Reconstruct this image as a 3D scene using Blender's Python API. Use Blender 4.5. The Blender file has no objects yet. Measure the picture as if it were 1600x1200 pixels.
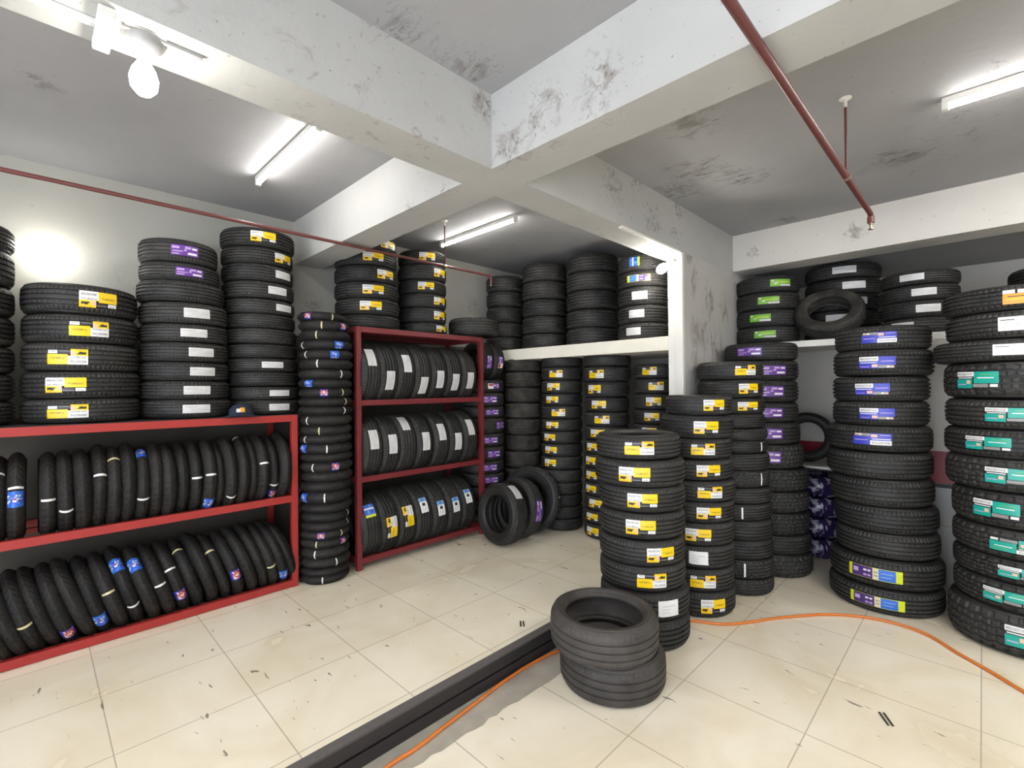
import bpy, bmesh, math, random
from mathutils import Matrix, Vector, Euler
random.seed(7)
PI = math.pi
S = bpy.context.scene
COL = S.collection

# ---------------------------------------------------------------- camera, exposure, world
cd = bpy.data.cameras.new('camera'); cam = bpy.data.objects.new('camera', cd); COL.objects.link(cam)
FPX = 743.31; YAW = 0.78043; PITCH = 0.0069; ROLL = -0.00841
cd.sensor_fit = 'HORIZONTAL'; cd.sensor_width = 36.0; cd.lens = 36.0 * FPX / 1600.0
fw = Vector((math.cos(YAW) * math.cos(PITCH), math.sin(YAW) * math.cos(PITCH), math.sin(PITCH)))
rt = fw.cross(Vector((0, 0, 1))).normalized(); up = rt.cross(fw)
r2 = rt * math.cos(ROLL) + up * math.sin(ROLL); u2 = -rt * math.sin(ROLL) + up * math.cos(ROLL)
cm = Matrix((r2, u2, -fw)).transposed().to_4x4(); cm.translation = Vector((0, 0, 1.7))
cam.matrix_world = cm; cd.clip_start = 0.02
S.camera = cam
S.view_settings.view_transform = 'Standard'; S.view_settings.look = 'None'
S.view_settings.exposure = 1.53; S.view_settings.gamma = 1.0; S.view_settings.use_curve_mapping = False
W = bpy.data.worlds.new('world'); S.world = W; W.use_nodes = True
W.node_tree.nodes['Background'].inputs[0].default_value = (0.80, 0.86, 1.0, 1)
W.node_tree.nodes['Background'].inputs[1].default_value = 2.2
TUBE = 18.5          # emission of the fluorescent tubes
BULB = 30.0         # emission of the bulbs

# ---------------------------------------------------------------- materials
def new_mat(name):
    m = bpy.data.materials.new(name); m.use_nodes = True
    nt = m.node_tree; b = nt.nodes['Principled BSDF']
    return m, nt, b
def rgb(h):
    h = h.lstrip('#'); c = [int(h[i:i + 2], 16) / 255 for i in (0, 2, 4)]
    return tuple((x / 12.92 if x <= .04045 else ((x + .055) / 1.055) ** 2.4) for x in c) + (1,)
def plain(name, col, rough=.6, metal=0, spec=.5, coat=0, noise=.0, scale=20, bump=0):
    m, nt, b = new_mat(name)
    c = rgb(col) if isinstance(col, str) else col
    b.inputs['Base Color'].default_value = c
    b.inputs['Roughness'].default_value = rough; b.inputs['Metallic'].default_value = metal
    b.inputs['Specular IOR Level'].default_value = spec; b.inputs['Coat Weight'].default_value = coat
    if noise or bump:
        tc = nt.nodes.new('ShaderNodeTexCoord'); n = nt.nodes.new('ShaderNodeTexNoise')
        n.inputs['Scale'].default_value = scale; n.inputs['Detail'].default_value = 6
        nt.links.new(tc.outputs['Object'], n.inputs['Vector'])
        if noise:
            mx = nt.nodes.new('ShaderNodeMix'); mx.data_type = 'RGBA'
            mx.inputs[6].default_value = c; mx.inputs[7].default_value = tuple(x * (1 - noise) for x in c[:3]) + (1,)
            nt.links.new(n.outputs['Fac'], mx.inputs[0]); nt.links.new(mx.outputs[2], b.inputs['Base Color'])
        if bump:
            bp = nt.nodes.new('ShaderNodeBump'); bp.inputs['Strength'].default_value = bump; bp.inputs['Distance'].default_value = .01
            nt.links.new(n.outputs['Fac'], bp.inputs['Height']); nt.links.new(bp.outputs[0], b.inputs['Normal'])
    return m
def plaster(name, col, stain, spots, coord='Object', seed=0.0, dirt='#5a5048', pts=(), stretch=(1, 1, 1)):
    """painted plaster: broad tone drift, patches of peeling and mould, small dark specks"""
    m, nt, b = new_mat(name); N = nt.nodes; L = nt.links
    b.inputs['Roughness'].default_value = .75; b.inputs['Specular IOR Level'].default_value = .25
    tc = N.new('ShaderNodeTexCoord'); mp = N.new('ShaderNodeMapping'); mp.inputs['Location'].default_value = (seed, seed * 1.7, seed * .6)
    L.new(tc.outputs[coord], mp.inputs['Vector'])
    def noise(sc, det=5, dist=0, rough=.5):
        n = N.new('ShaderNodeTexNoise'); n.inputs['Scale'].default_value = sc; n.inputs['Detail'].default_value = det
        n.inputs['Distortion'].default_value = dist; n.inputs['Roughness'].default_value = rough
        L.new(mp.outputs[0], n.inputs['Vector']); return n.outputs['Fac']
    def ramp(f, a, bb):
        r = N.new('ShaderNodeMapRange'); r.inputs[1].default_value = a; r.inputs[2].default_value = bb; L.new(f, r.inputs[0]); return r.outputs[0]
    def mul(a, c):
        q = N.new('ShaderNodeMath'); q.operation = 'MULTIPLY'
        for i, v in enumerate((a, c)):
            if isinstance(v, float): q.inputs[i].default_value = v
            else: L.new(v, q.inputs[i])
        return q.outputs[0]
    c = rgb(col)
    mx0 = N.new('ShaderNodeMix'); mx0.data_type = 'RGBA'; mx0.inputs[6].default_value = c
    mx0.inputs[7].default_value = tuple(x * .86 for x in c[:3]) + (1,); L.new(ramp(noise(1.3, 4), .35, .7), mx0.inputs[0])
    reg = ramp(noise(.9, 2), .56, .70)                     # where the damage sits
    fine = ramp(noise(9, 8, 1.2, .7), .57, .66)
    st = mul(mul(reg, fine), float(stain))
    mx1 = N.new('ShaderNodeMix'); mx1.data_type = 'RGBA'; L.new(st, mx1.inputs[0]); L.new(mx0.outputs[2], mx1.inputs[6]); mx1.inputs[7].default_value = rgb(dirt)
    sp = mul(ramp(noise(38, 3, .3, .5), .70, .74), float(spots))
    mx2 = N.new('ShaderNodeMix'); mx2.data_type = 'RGBA'; L.new(sp, mx2.inputs[0]); L.new(mx1.outputs[2], mx2.inputs[6]); mx2.inputs[7].default_value = rgb('#3c3733')
    L.new(mx2.outputs[2], b.inputs['Base Color'])
    if pts:                                                # peeling and mould that sits at known places of the room
        g = N.new('ShaderNodeNewGeometry'); acc = None
        for (px, py, pz, pr) in pts:
            d = N.new('ShaderNodeVectorMath'); d.operation = 'DISTANCE'; L.new(g.outputs['Position'], d.inputs[0]); d.inputs[1].default_value = (px, py, pz)
            r = N.new('ShaderNodeMapRange'); r.inputs[1].default_value = pr; r.inputs[2].default_value = pr * .15; L.new(d.outputs['Value'], r.inputs[0])
            if acc is None: acc = r.outputs[0]
            else:
                q = N.new('ShaderNodeMath'); q.operation = 'MAXIMUM'; L.new(acc, q.inputs[0]); L.new(r.outputs[0], q.inputs[1]); acc = q.outputs[0]
        mp2 = N.new('ShaderNodeMapping'); mp2.inputs['Scale'].default_value = stretch; L.new(g.outputs['Position'], mp2.inputs[0])
        for sc, off, c2, am in ((9.0, .24, dirt, .50), (30.0, .18, '#3a332e', .55)):
            n = N.new('ShaderNodeTexNoise'); n.inputs['Scale'].default_value = sc; n.inputs['Detail'].default_value = 8; n.inputs['Roughness'].default_value = .72; n.inputs['Distortion'].default_value = 1.0
            L.new(mp2.outputs[0], n.inputs['Vector'])
            q = N.new('ShaderNodeMath'); q.operation = 'MULTIPLY_ADD'; q.inputs[1].default_value = off; L.new(acc, q.inputs[0]); L.new(n.outputs['Fac'], q.inputs[2])
            w_ = mul(mul(ramp(q.outputs[0], .71, .80), acc), am)
            w2 = N.new('ShaderNodeMath'); w2.operation = 'MINIMUM'; w2.inputs[1].default_value = am; L.new(w_, w2.inputs[0])
            mx3 = N.new('ShaderNodeMix'); mx3.data_type = 'RGBA'; L.new(w2.outputs[0], mx3.inputs[0]); L.new(b.inputs['Base Color'].links[0].from_socket, mx3.inputs[6]); mx3.inputs[7].default_value = rgb(c2)
            L.new(mx3.outputs[2], b.inputs['Base Color'])
    bp = N.new('ShaderNodeBump'); bp.inputs['Strength'].default_value = .35; bp.inputs['Distance'].default_value = .006
    L.new(noise(14, 8, .5), bp.inputs['Height']); L.new(bp.outputs[0], b.inputs['Normal'])
    return m
def rubber(name, base, dust, rough=.55, amount=.5, spec=.4):
    m, nt, b = new_mat(name); N = nt.nodes; L = nt.links
    tc = N.new('ShaderNodeTexCoord'); oi = N.new('ShaderNodeObjectInfo')
    n = N.new('ShaderNodeTexNoise'); n.inputs['Scale'].default_value = 7; n.inputs['Detail'].default_value = 8; n.inputs['Roughness'].default_value = .65
    ad = N.new('ShaderNodeVectorMath'); ad.operation = 'ADD'; cb = N.new('ShaderNodeCombineXYZ')
    ml = N.new('ShaderNodeMath'); ml.operation = 'MULTIPLY'; ml.inputs[1].default_value = 37.0
    L.new(oi.outputs['Random'], ml.inputs[0]); L.new(ml.outputs[0], cb.inputs[0]); L.new(ml.outputs[0], cb.inputs[1])
    L.new(tc.outputs['Object'], ad.inputs[0]); L.new(cb.outputs[0], ad.inputs[1]); L.new(ad.outputs[0], n.inputs['Vector'])
    mr = N.new('ShaderNodeMapRange'); mr.inputs[1].default_value = .35; mr.inputs[2].default_value = .75; mr.inputs[4].default_value = amount
    L.new(n.outputs['Fac'], mr.inputs[0])
    m2 = N.new('ShaderNodeMath'); m2.operation = 'MULTIPLY_ADD'; m2.inputs[1].default_value = .25; L.new(oi.outputs['Random'], m2.inputs[0]); L.new(mr.outputs[0], m2.inputs[2])
    mx = N.new('ShaderNodeMix'); mx.data_type = 'RGBA'; mx.inputs[6].default_value = rgb(base); mx.inputs[7].default_value = rgb(dust)
    L.new(m2.outputs[0], mx.inputs[0]); L.new(mx.outputs[2], b.inputs['Base Color'])
    b.inputs['Roughness'].default_value = rough; b.inputs['Specular IOR Level'].default_value = spec
    n2 = N.new('ShaderNodeTexNoise'); n2.inputs['Scale'].default_value = 90; n2.inputs['Detail'].default_value = 3; L.new(tc.outputs['Object'], n2.inputs['Vector'])
    bp = N.new('ShaderNodeBump'); bp.inputs['Strength'].default_value = .25; bp.inputs['Distance'].default_value = .003
    L.new(n2.outputs['Fac'], bp.inputs['Height']); L.new(bp.outputs[0], b.inputs['Normal'])
    return m
def floor_mat(name, x0, y0, step, tint):
    m, nt, b = new_mat(name); N = nt.nodes; L = nt.links
    g = N.new('ShaderNodeNewGeometry'); sp = N.new('ShaderNodeSeparateXYZ'); L.new(g.outputs['Position'], sp.inputs[0])
    def mt(op, a, c=None, d=None):
        q = N.new('ShaderNodeMath'); q.operation = op
        for i, v in enumerate((a, c, d)):
            if v is None: continue
            if isinstance(v, (int, float)): q.inputs[i].default_value = v
            else: L.new(v, q.inputs[i])
        return q.outputs[0]
    lines = []; cells = []
    for k, o in ((0, x0), (1, y0)):
        t = mt('DIVIDE', mt('SUBTRACT', sp.outputs[k], o), step)
        fl = mt('FLOOR', t); cells.append(fl); f = mt('SUBTRACT', t, fl)
        e = mt('MINIMUM', f, mt('SUBTRACT', 1.0, f)); lines.append(e)
    ed = mt('MINIMUM', lines[0], lines[1])
    line = N.new('ShaderNodeMapRange'); line.inputs[1].default_value = .0028; line.inputs[2].default_value = .0065; line.inputs[3].default_value = 1; line.inputs[4].default_value = 0; L.new(ed, line.inputs[0])
    cb = N.new('ShaderNodeCombineXYZ'); L.new(cells[0], cb.inputs[0]); L.new(cells[1], cb.inputs[1])
    wn = N.new('ShaderNodeTexWhiteNoise'); wn.noise_dimensions = '3D'; L.new(cb.outputs[0], wn.inputs['Vector'])
    n1 = N.new('ShaderNodeTexNoise'); n1.inputs['Scale'].default_value = 1.8; n1.inputs['Detail'].default_value = 7; n1.inputs['Distortion'].default_value = .8; L.new(g.outputs['Position'], n1.inputs['Vector'])
    n2 = N.new('ShaderNodeTexNoise'); n2.inputs['Scale'].default_value = 26; n2.inputs['Detail'].default_value = 4; n2.inputs['Distortion'].default_value = .6
    mp = N.new('ShaderNodeMapping'); mp.inputs['Scale'].default_value = (1, .28, 1); mp.inputs['Rotation'].default_value = (0, 0, .7); L.new(g.outputs['Position'], mp.inputs[0]); L.new(mp.outputs[0], n2.inputs['Vector'])
    c = rgb(tint)
    a = N.new('ShaderNodeMix'); a.data_type = 'RGBA'; a.inputs[6].default_value = c; a.inputs[7].default_value = (c[0] * .86, c[1] * .82, c[2] * .74, 1)
    r1 = N.new('ShaderNodeMapRange'); r1.inputs[1].default_value = .4; r1.inputs[2].default_value = .75; L.new(n1.outputs['Fac'], r1.inputs[0]); L.new(r1.outputs[0], a.inputs[0])
    t2 = N.new('ShaderNodeMix'); t2.data_type = 'RGBA'; t2.blend_type = 'MULTIPLY'; L.new(mt('MULTIPLY', wn.outputs['Value'], .6), t2.inputs[0]); L.new(a.outputs[2], t2.inputs[6]); t2.inputs[7].default_value = (.93, .925, .91, 1)
    sm = N.new('ShaderNodeMapRange'); sm.inputs[1].default_value = .685; sm.inputs[2].default_value = .72; sm.inputs[4].default_value = .75; L.new(n2.outputs['Fac'], sm.inputs[0])
    t3 = N.new('ShaderNodeMix'); t3.data_type = 'RGBA'; L.new(sm.outputs[0], t3.inputs[0]); L.new(t2.outputs[2], t3.inputs[6]); t3.inputs[7].default_value = rgb('#5a5347')
    t4 = N.new('ShaderNodeMix'); t4.data_type = 'RGBA'; L.new(mt('MULTIPLY', line.outputs[0], .5), t4.inputs[0]); L.new(t3.outputs[2], t4.inputs[6]); t4.inputs[7].default_value = rgb('#6e6450')
    L.new(t4.outputs[2], b.inputs['Base Color'])
    rr = N.new('ShaderNodeMapRange'); rr.inputs[3].default_value = .14; rr.inputs[4].default_value = .34; L.new(n1.outputs['Fac'], rr.inputs[0]); L.new(rr.outputs[0], b.inputs['Roughness'])
    b.inputs['Specular IOR Level'].default_value = .45
    return m
def emit(name, col, s):
    m = bpy.data.materials.new(name); m.use_nodes = True; nt = m.node_tree; nt.nodes.clear()
    e = nt.nodes.new('ShaderNodeEmission'); e.inputs[0].default_value = col; e.inputs[1].default_value = s
    o = nt.nodes.new('ShaderNodeOutputMaterial'); nt.links.new(e.outputs[0], o.inputs[0]); return m

M = {}
M['ceil'] = plaster('ceiling_paint', '#a6a6a7', .7, .2, seed=3.1, dirt='#6a635b', stretch=(1, .45, 1), pts=((3.4, 1.45, 3.25, .55), (3.75, 1.3, 3.25, .5), (2.75, 1.2, 3.25, .4), (3.6, 1.75, 3.25, .6), (1.5, 1.75, 3.25, .35), (1.15, 1.78, 3.25, .3), (4.2, .4, 3.25, .5), (.03, 3.37, 3.25, .22), (5.0, 1.3, 3.25, .35)))
M['beam'] = plaster('beam_paint', '#bcbcb8', .6, .45, seed=8.3, dirt='#7d6f66', pts=((1.66, 1.84, 3.18, .22), (1.72, 1.7, 2.93, .3), (1.72, 1.5, 3.0, .38), (1.72, 1.15, 3.0, .35), (3.45, 1.84, 3.03, .35), (2.9, 1.84, 3.1, .4), (3.84, 1.84, 3.0, .3), (1.72, 2.25, 2.89, .15), (1.72, 2.62, 2.86, .15), (3.2, 1.84, 3.25, .3), (3.9, 1.84, 3.25, .4), (.3, 1.95, 2.86, .2)))
M['wall'] = plaster('wall_paint', '#afaea5', .45, .15, seed=1.2, dirt='#8d877c', pts=((3.9, 4.55, 2.75, .35), (1.9, 4.55, 2.5, .3)))
M['wallr'] = plaster('stained_wall_paint', '#c4c1bb', .95, .6, seed=5.4, dirt='#7f7262', stretch=(1, 1, .4), pts=((4.33, 1.84, 2.2, .5), (4.55, 1.84, 2.5, .5), (4.2, 1.84, 2.64, .35), (4.87, 1.84, 2.45, .4), (4.25, 1.84, 1.85, .5), (4.1, 1.84, 2.85, .3), (4.7, 1.84, 2.1, .5)))
M['lint'] = plaster('lintel_paint', '#dcd8cf', .35, .35, seed=12.7, pts=((5.15, 1.65, 3.05, .16), (5.15, .8, 3.05, .2)))
M['slab'] = plaster('slab_paint', '#f1ecdc', .5, .2, seed=2.2, dirt='#a08d6c')
M['white'] = plain('white_gloss_paint', '#e6e4dc', .35, noise=.06, scale=5)
M['floor_l'] = floor_mat('platform_tiles', .80, 2.65, .555, '#f4ecd6')
M['floor_r'] = floor_mat('floor_tiles', 2.65, .635, .61, '#f4ebd6')
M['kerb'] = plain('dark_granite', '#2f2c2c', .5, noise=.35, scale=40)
M['kerb_lit_top'] = plain('dark_granite_lit_top', '#6a6562', .5, noise=.3, scale=40)  # lit look of the step top put into a paler granite colour
M['cement'] = plain('bare_cement', '#b9b2a2', .85, noise=.4, scale=9, bump=.5)
M['red1'] = plain('bright_red_enamel', '#a8302c', .42, noise=.22, scale=14)
M['red2'] = plain('dark_red_enamel', '#7c2a2e', .45, noise=.25, scale=14)
M['pipe'] = plain('oxide_red_pipe_paint', '#6b3a37', .38, noise=.3, scale=12)
M['brass'] = plain('sprinkler_metal', '#b9aa92', .3, metal=.9)
M['rub'] = rubber('black_tire_rubber', '#20201f', '#44423e')
M['rubd'] = rubber('dusty_tire_rubber', '#22211f', '#57534b', .75, .8, .25)
M['rubw'] = rubber('worn_tire_rubber', '#33302e', '#544f4a', .6, .7, .35)
M['rubs'] = rubber('tire_sidewall_rubber', '#191918', '#33322f', .5)
M['rubm'] = rubber('motorcycle_tire_rubber', '#171616', '#35322e', .6, .5, .3)
M['hose'] = plain('orange_hose_rubber', '#d9792f', .4, noise=.15, scale=30)
M['tube'] = emit('lit_fluorescent_tube', (1, .97, .93, 1), TUBE)
M['bulb'] = emit('lit_bulb_glass', (1, .98, .93, 1), BULB); M['bulb2'] = emit('lit_wall_bulb_glass', (1, .98, .93, 1), BULB * .8); M['bulb3'] = emit('lit_spot_bulb_glass', (1, .96, .88, 1), BULB * 2.5)
M['fix'] = plain('white_fixture_plastic', '#dddcd6', .4)
M['fixg'] = plain('grey_lamp_holder', '#8a8a8a', .35)
M['navy'] = plain('navy_cap_cloth', '#20273a', .85, bump=.3, scale=300)
for k, c in dict(yel='#f2cb12', wht='#e9e8e6', gry='#8d8c8a', blk='#262527', pnk='#e9b9a2', pap='#d2d1cf', blu='#3a40b4', sky='#7fa3c9', tea='#1aa392',
                 gre='#79b63a', pur='#6a3d95', lil='#c3a6d6', ora='#e79a22', red='#b5443f', bl2='#2f6bd0', crm='#d8cf9f', yg='#d3dc28', dkp='#4b3170', inkb='#5a6488').items():
    M[k] = plain('print_' + {'yel': 'yellow', 'wht': 'white', 'gry': 'grey', 'blk': 'black', 'pnk': 'pink', 'pap': 'paper', 'blu': 'blue_violet', 'sky': 'pale_blue', 'tea': 'teal',
                 'gre': 'green', 'pur': 'purple', 'lil': 'lilac', 'ora': 'orange', 'red': 'red', 'bl2': 'blue', 'crm': 'cream', 'yg': 'yellow_green', 'dkp': 'dark_purple', 'inkb': 'ink'}[k], c, .32, noise=.08, scale=30)

# ---------------------------------------------------------------- helpers
def link(name, me, parent=None, mats=None, mw=None):
    o = bpy.data.objects.new(name, me); COL.objects.link(o)
    if parent: o.parent = parent
    if mats and not me.materials:
        for m in mats: me.materials.append(m)
    return o
def tag(o, label=None, cat=None, group=None, kind=None):
    if label: o['label'] = label
    if cat: o['category'] = cat
    if group: o['group'] = group
    if kind: o['kind'] = kind
    return o
def empty(name, loc, label, cat, group=None, rz=0):
    o = bpy.data.objects.new(name, None); COL.objects.link(o); o.location = loc; o.rotation_euler = (0, 0, rz)
    o.empty_display_size = .1
    return tag(o, label, cat, group)
class MB:
    def __init__(s): s.bm = bmesh.new(); s.mi = 0
    def face(s, vs):
        f = s.bm.faces.new(vs); f.material_index = s.mi; return f
    def box(s, a, b, bevel=0):
        r = bmesh.ops.create_cube(s.bm, size=1); c = [(a[i] + b[i]) / 2 for i in range(3)]; d = [abs(b[i] - a[i]) for i in range(3)]
        for v in r['verts']: v.co = Vector((c[0] + v.co.x * d[0], c[1] + v.co.y * d[1], c[2] + v.co.z * d[2]))
        fs = {f for v in r['verts'] for f in v.link_faces}
        for f in fs: f.material_index = s.mi
        if bevel:
            bmesh.ops.bevel(s.bm, geom=list({e for f in fs for e in f.edges}), offset=bevel, segments=2, affect='EDGES', profile=.6)
        return s
    def tube(s, pts, r, n=16, cap=True):
        pts = [Vector(p) for p in pts]; rings = []
        rr = r if isinstance(r, (list, tuple)) else [r] * len(pts)
        up_ = Vector((0, 0, 1)); pu = None
        for i, p in enumerate(pts):
            d = (pts[min(i + 1, len(pts) - 1)] - pts[max(i - 1, 0)]).normalized()
            a = d.orthogonal().normalized() if pu is None else (pu - d * pu.dot(d)).normalized()
            pu = a; b = d.cross(a)
            rings.append([s.bm.verts.new(p + (a * math.cos(2 * PI * k / n) + b * math.sin(2 * PI * k / n)) * rr[i]) for k in range(n)])
        for i in range(len(rings) - 1):
            for k in range(n): s.face((rings[i][k], rings[i][(k + 1) % n], rings[i + 1][(k + 1) % n], rings[i + 1][k]))
        if cap: s.face(rings[0][::-1]); s.face(rings[-1])
        return s
    def lathe(s, prof, n=32, c=(0, 0, 0), disp=None):
        rings = []
        for (r, z) in prof:
            rings.append([s.bm.verts.new((c[0] + r * math.cos(2 * PI * k / n), c[1] + r * math.sin(2 * PI * k / n), c[2] + z)) for k in range(n)] if r > 1e-6 else [s.bm.verts.new((c[0], c[1], c[2] + z))])
        for i in range(len(rings) - 1):
            A, B = rings[i], rings[i + 1]
            for k in range(n):
                k2 = (k + 1) % n
                if len(A) == 1 and len(B) == 1: continue
                if len(A) == 1: s.face((A[0], B[k2], B[k]))
                elif len(B) == 1: s.face((A[k], A[k2], B[0]))
                else: s.face((A[k], A[k2], B[k2], B[k]))
        return s
    def mesh(s, name, smooth=False, angle=None):
        bmesh.ops.recalc_face_normals(s.bm, faces=s.bm.faces)
        me = bpy.data.meshes.new(name); s.bm.to_mesh(me); s.bm.free()
        if smooth:
            for p in me.polygons: p.use_smooth = True
            if angle is not None:
                try: me.set_sharp_from_angle(angle=angle)
                except Exception: pass
        return me
    def obj(s, name, mats, parent=None, smooth=False, angle=math.radians(40)):
        me = s.mesh(name, smooth, angle)
        return link(name, me, parent, mats if isinstance(mats, (list, tuple)) else [mats])
def struct(name, mb, mat, smooth=False):
    o = mb.obj(name, mat, smooth=smooth); o['kind'] = 'structure'; return o

# ---------------------------------------------------------------- the room
ZP = .145; ZC = 3.255; ZB = 2.86; YW = 4.55; BY0 = 1.84; BY1 = 2.09; BX0 = 1.72; BX1 = 1.98; XM = 3.965; XL = 5.15; SM = 2.142; SU = 2.12
struct('floor', MB().box((-3.0, -4.0, -.1), (7.2, 2.0, 0)), M['floor_r'])
struct('floor_platform', MB().box((-3.0, 2.05, -.1), (7.2, YW, ZP)), M['floor_l'])
# black stone nosing of the step with its groove
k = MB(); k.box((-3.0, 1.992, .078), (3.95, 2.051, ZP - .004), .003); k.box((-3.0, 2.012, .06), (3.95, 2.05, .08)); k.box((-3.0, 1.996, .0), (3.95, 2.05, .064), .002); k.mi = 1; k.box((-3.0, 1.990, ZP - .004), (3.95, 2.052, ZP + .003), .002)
ok_ = k.obj('trim_1', [M['kerb'], M['kerb_lit_top']]); ok_['kind'] = 'structure'
# strip of bare cement along the step
c_ = MB(); random.seed(3); prev = None
for i in range(129):
    x = -3.0 + i * .05; y = 1.835 - max(0, (x - 1.2)) * .045 + random.uniform(-.012, .012)
    a = c_.bm.verts.new((x, y, .0015)); b_ = c_.bm.verts.new((x, 2.003, .0015))
    if prev: c_.face((prev[0], a, b_, prev[1]))
    prev = (a, b_)
struct('trim_2', c_, M['cement'])
struct('ceiling', MB().box((-3.0, -4.0, ZC), (7.2, YW + .2, ZC + .12)), M['ceil'])
struct('ceiling_beam_long', MB().box((-3.0, BY0, ZB), (XL, BY1, ZC)), M['beam'])
struct('ceiling_beam_cross', MB().box((BX0, -4.0, ZB), (BX1, BY0, ZC)).box((BX0, BY1, ZB), (BX1, YW, ZC)), M['beam'])
struct('wall_left', MB().box((-3.0, YW, -.1), (7.2, YW + .2, ZC)), M['wall'])
# walls behind the viewer; unseen open bays added so daylight brightens the room
M['rack_shade'] = plain('grimy_wall_rack_shade', '#625e54', .9, noise=.5, scale=4, bump=.3)  # dark sheet behind the racks; shade inside them is put into its grimy colour
struct('trim_6', MB().box((-3.0, YW - .012, ZP), (1.62, YW, 1.52)).box((1.62, YW - .012, ZP), (5.02, YW, 2.2)), M['rack_shade'])
struct('wall_near_left', MB().box((-3.2, -4.0, 2.75), (-3.0, YW, ZC)).box((-3.2, 2.2, -.1), (-3.0, YW, 2.75)).box((-3.2, -4.0, -.1), (-3.0, -3.6, 2.75)), M['wall'])
struct('wall_back', MB().box((-3.2, -4.2, 2.75), (7.2, -4.0, ZC)).box((-1.5, -4.2, -.1), (7.2, -4.0, 2.75)).box((-3.2, -4.2, -.1), (-2.8, -4.0, 2.75)), M['wall'])
struct('wall_pier', MB().box((XM, BY0, 0), (XL + .002, BY1 - .13, ZB)).box((XL, BY0 + .0, 0), (7.0, BY0 + .2, ZC)), M['wallr'])
struct('wall_niche', MB().box((5.02, BY1 - .13, 0), (5.15, YW, ZC)), M['wall'])
struct('trim_3', MB().box((XM - .03, BY0 - .012, 0), (XM + .01, BY0 + .055, ZB - .01), .004).box((XM - .02, BY0 + .055, 0), (XM + .12, BY0 + .125, ZB - .03), .004)
       .box((3.0, BY0 - .004, ZB - .014), (XM - .03, BY0 + .03, ZB + .005), .004), M['white'])
struct('trim_4', MB().box((XM, BY1 - .135, SM - .125), (5.02, YW, SM), .004), M['slab'])
struct('wall_lintel', MB().box((XL, -4.0, 2.885), (XL + .3, BY0, ZC)), M['lint'])
struct('ceiling_alcove', MB().box((XL + .3, -4.0, 2.95), (7.0, BY0, 3.0)), M['ceil'])
struct('wall_far', MB().box((7.0, -4.0, 0), (7.2, BY0 + .2, ZC)), M['lint'])
# loft slab over the alcove, wall below it with its red band
struct('trim_5', MB().box((XL, -4.0, SU - .06), (7.0, BY0, SU), .004), M['white'])
w = MB(); w.box((XL, -4.0, 1.155), (XL + .12, .36, SU - .06)); w.mi = 1; w.box((XL - .001, -4.0, .90), (XL + .12, .36, 1.155)); w.mi = 2; w.box((XL - .012, -4.0, .86), (XL + .12, .36, .90), .003)
for i, (z0, z1) in enumerate(((0, .256), (.26, .556), (.56, .86))):
    w.mi = 3; w.box((XL - .006, -4.0, z0), (XL + .12, .36, z1), .002)
M['tile'] = plain('grey_wall_tile', '#9d9d99', .3, noise=.12, scale=6); M['redband'] = plain('red_wall_band', '#8f1f22', .4)
ow = w.obj('wall_right', [M['lint'], M['redband'], M['kerb'], M['tile']]); ow['kind'] = 'structure'
w = MB(); w.box((5.95, .30, 1.09), (6.05, BY0, SU - .06)); w.mi = 1; w.box((5.949, .30, .96), (6.05, BY0, 1.09)); w.mi = 0; w.box((5.95, .30, 0), (6.05, BY0, .96))
ow = w.obj('wall_alcove', [M['lint'], M['redband']]); ow['kind'] = 'structure'

# lower shelf board in the alcove
sh = MB().box((5.30, .62, .895), (5.95, BY0 - .02, .915), .002).obj('wall_shelf', [M['white']])
tag(sh, 'narrow white shelf board in the alcove behind the blue-stickered stack', 'shelf')

# ---------------------------------------------------------------- lamps
def tube_light(x, y0, y1, label, n=1):
    t = empty('fluorescent_tube_light', (x, (y0 + y1) / 2, ZC), label, 'light', 'ceiling tube lights')
    h = (y1 - y0) / 2
    bt = MB().box((-.018 - .06 * (n > 1), -h, -.035), (.018 + .06 * (n > 1), h, 0), .004).obj('batten', [M['fix']], t)
    for q in range(n):
        dx = (q - (n - 1) / 2) * .075
        MB().tube([(dx, -h + .03, -.05), (dx, h - .03, -.05)], .0135, 14).obj('tube', [M['tube']], bt, smooth=True)
    e = MB(); 
    for s_ in (-1, 1): e.box((-.017, s_ * (h - .015) - .015, -.068), (.017, s_ * (h - .015) + .015, -.03), .004)
    e.obj('end_cap', [M['fix']], t)
tube_light(1.165, 2.68, 3.76, 'lit ceiling tube left of the cross beam')
tube_light(3.065, 2.96, 4.08, 'lit ceiling tube above the stacks on the slab')
tube_light(3.505, -1.02, .145, 'lit ceiling tube on the right bay of ceiling')
for (x, y, n_) in ((.5, -1.35, 4), (2.95, -1.0, 4), (4.3, -1.75, 4), (-1.5, .2, 4), (-.95, 3.0, 4)):  # unseen multi-tube lamps, added to brighten the front of the room
    tube_light(x, y - .6, y + .6, 'added multi-tube fill light on the ceiling, out of view', n_)
def bulb(loc, axis, label, plate, gm='bulb'):
    t = empty('light_bulb', loc, label, 'light')
    q = Vector((0, 0, 1)).rotation_difference(Vector(axis)).to_matrix().to_4x4()
    t.matrix_world = Matrix.Translation(loc) @ q
    MB().box((-plate, -plate, -.012), (plate, plate, 0), .003).obj('back_box', [M['fix']], t)
    hk = 1.0 if gm == 'bulb' else .55
    lh = MB().lathe([(0, -.0), (.058 * hk, 0), (.058 * hk, .012), (.045 * hk, .035), (.026 * hk, .06), (0, .06)], 28).obj('lamp_holder', [M['fixg']], t, smooth=True)
    MB().lathe([(.014, .055), (.018, .075), (.032, .10), (.040, .13), (.036, .16), (.02, .18), (0, .187)], 28).obj('glass_bulb', [M[gm]], lh, smooth=True)
    return t
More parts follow.
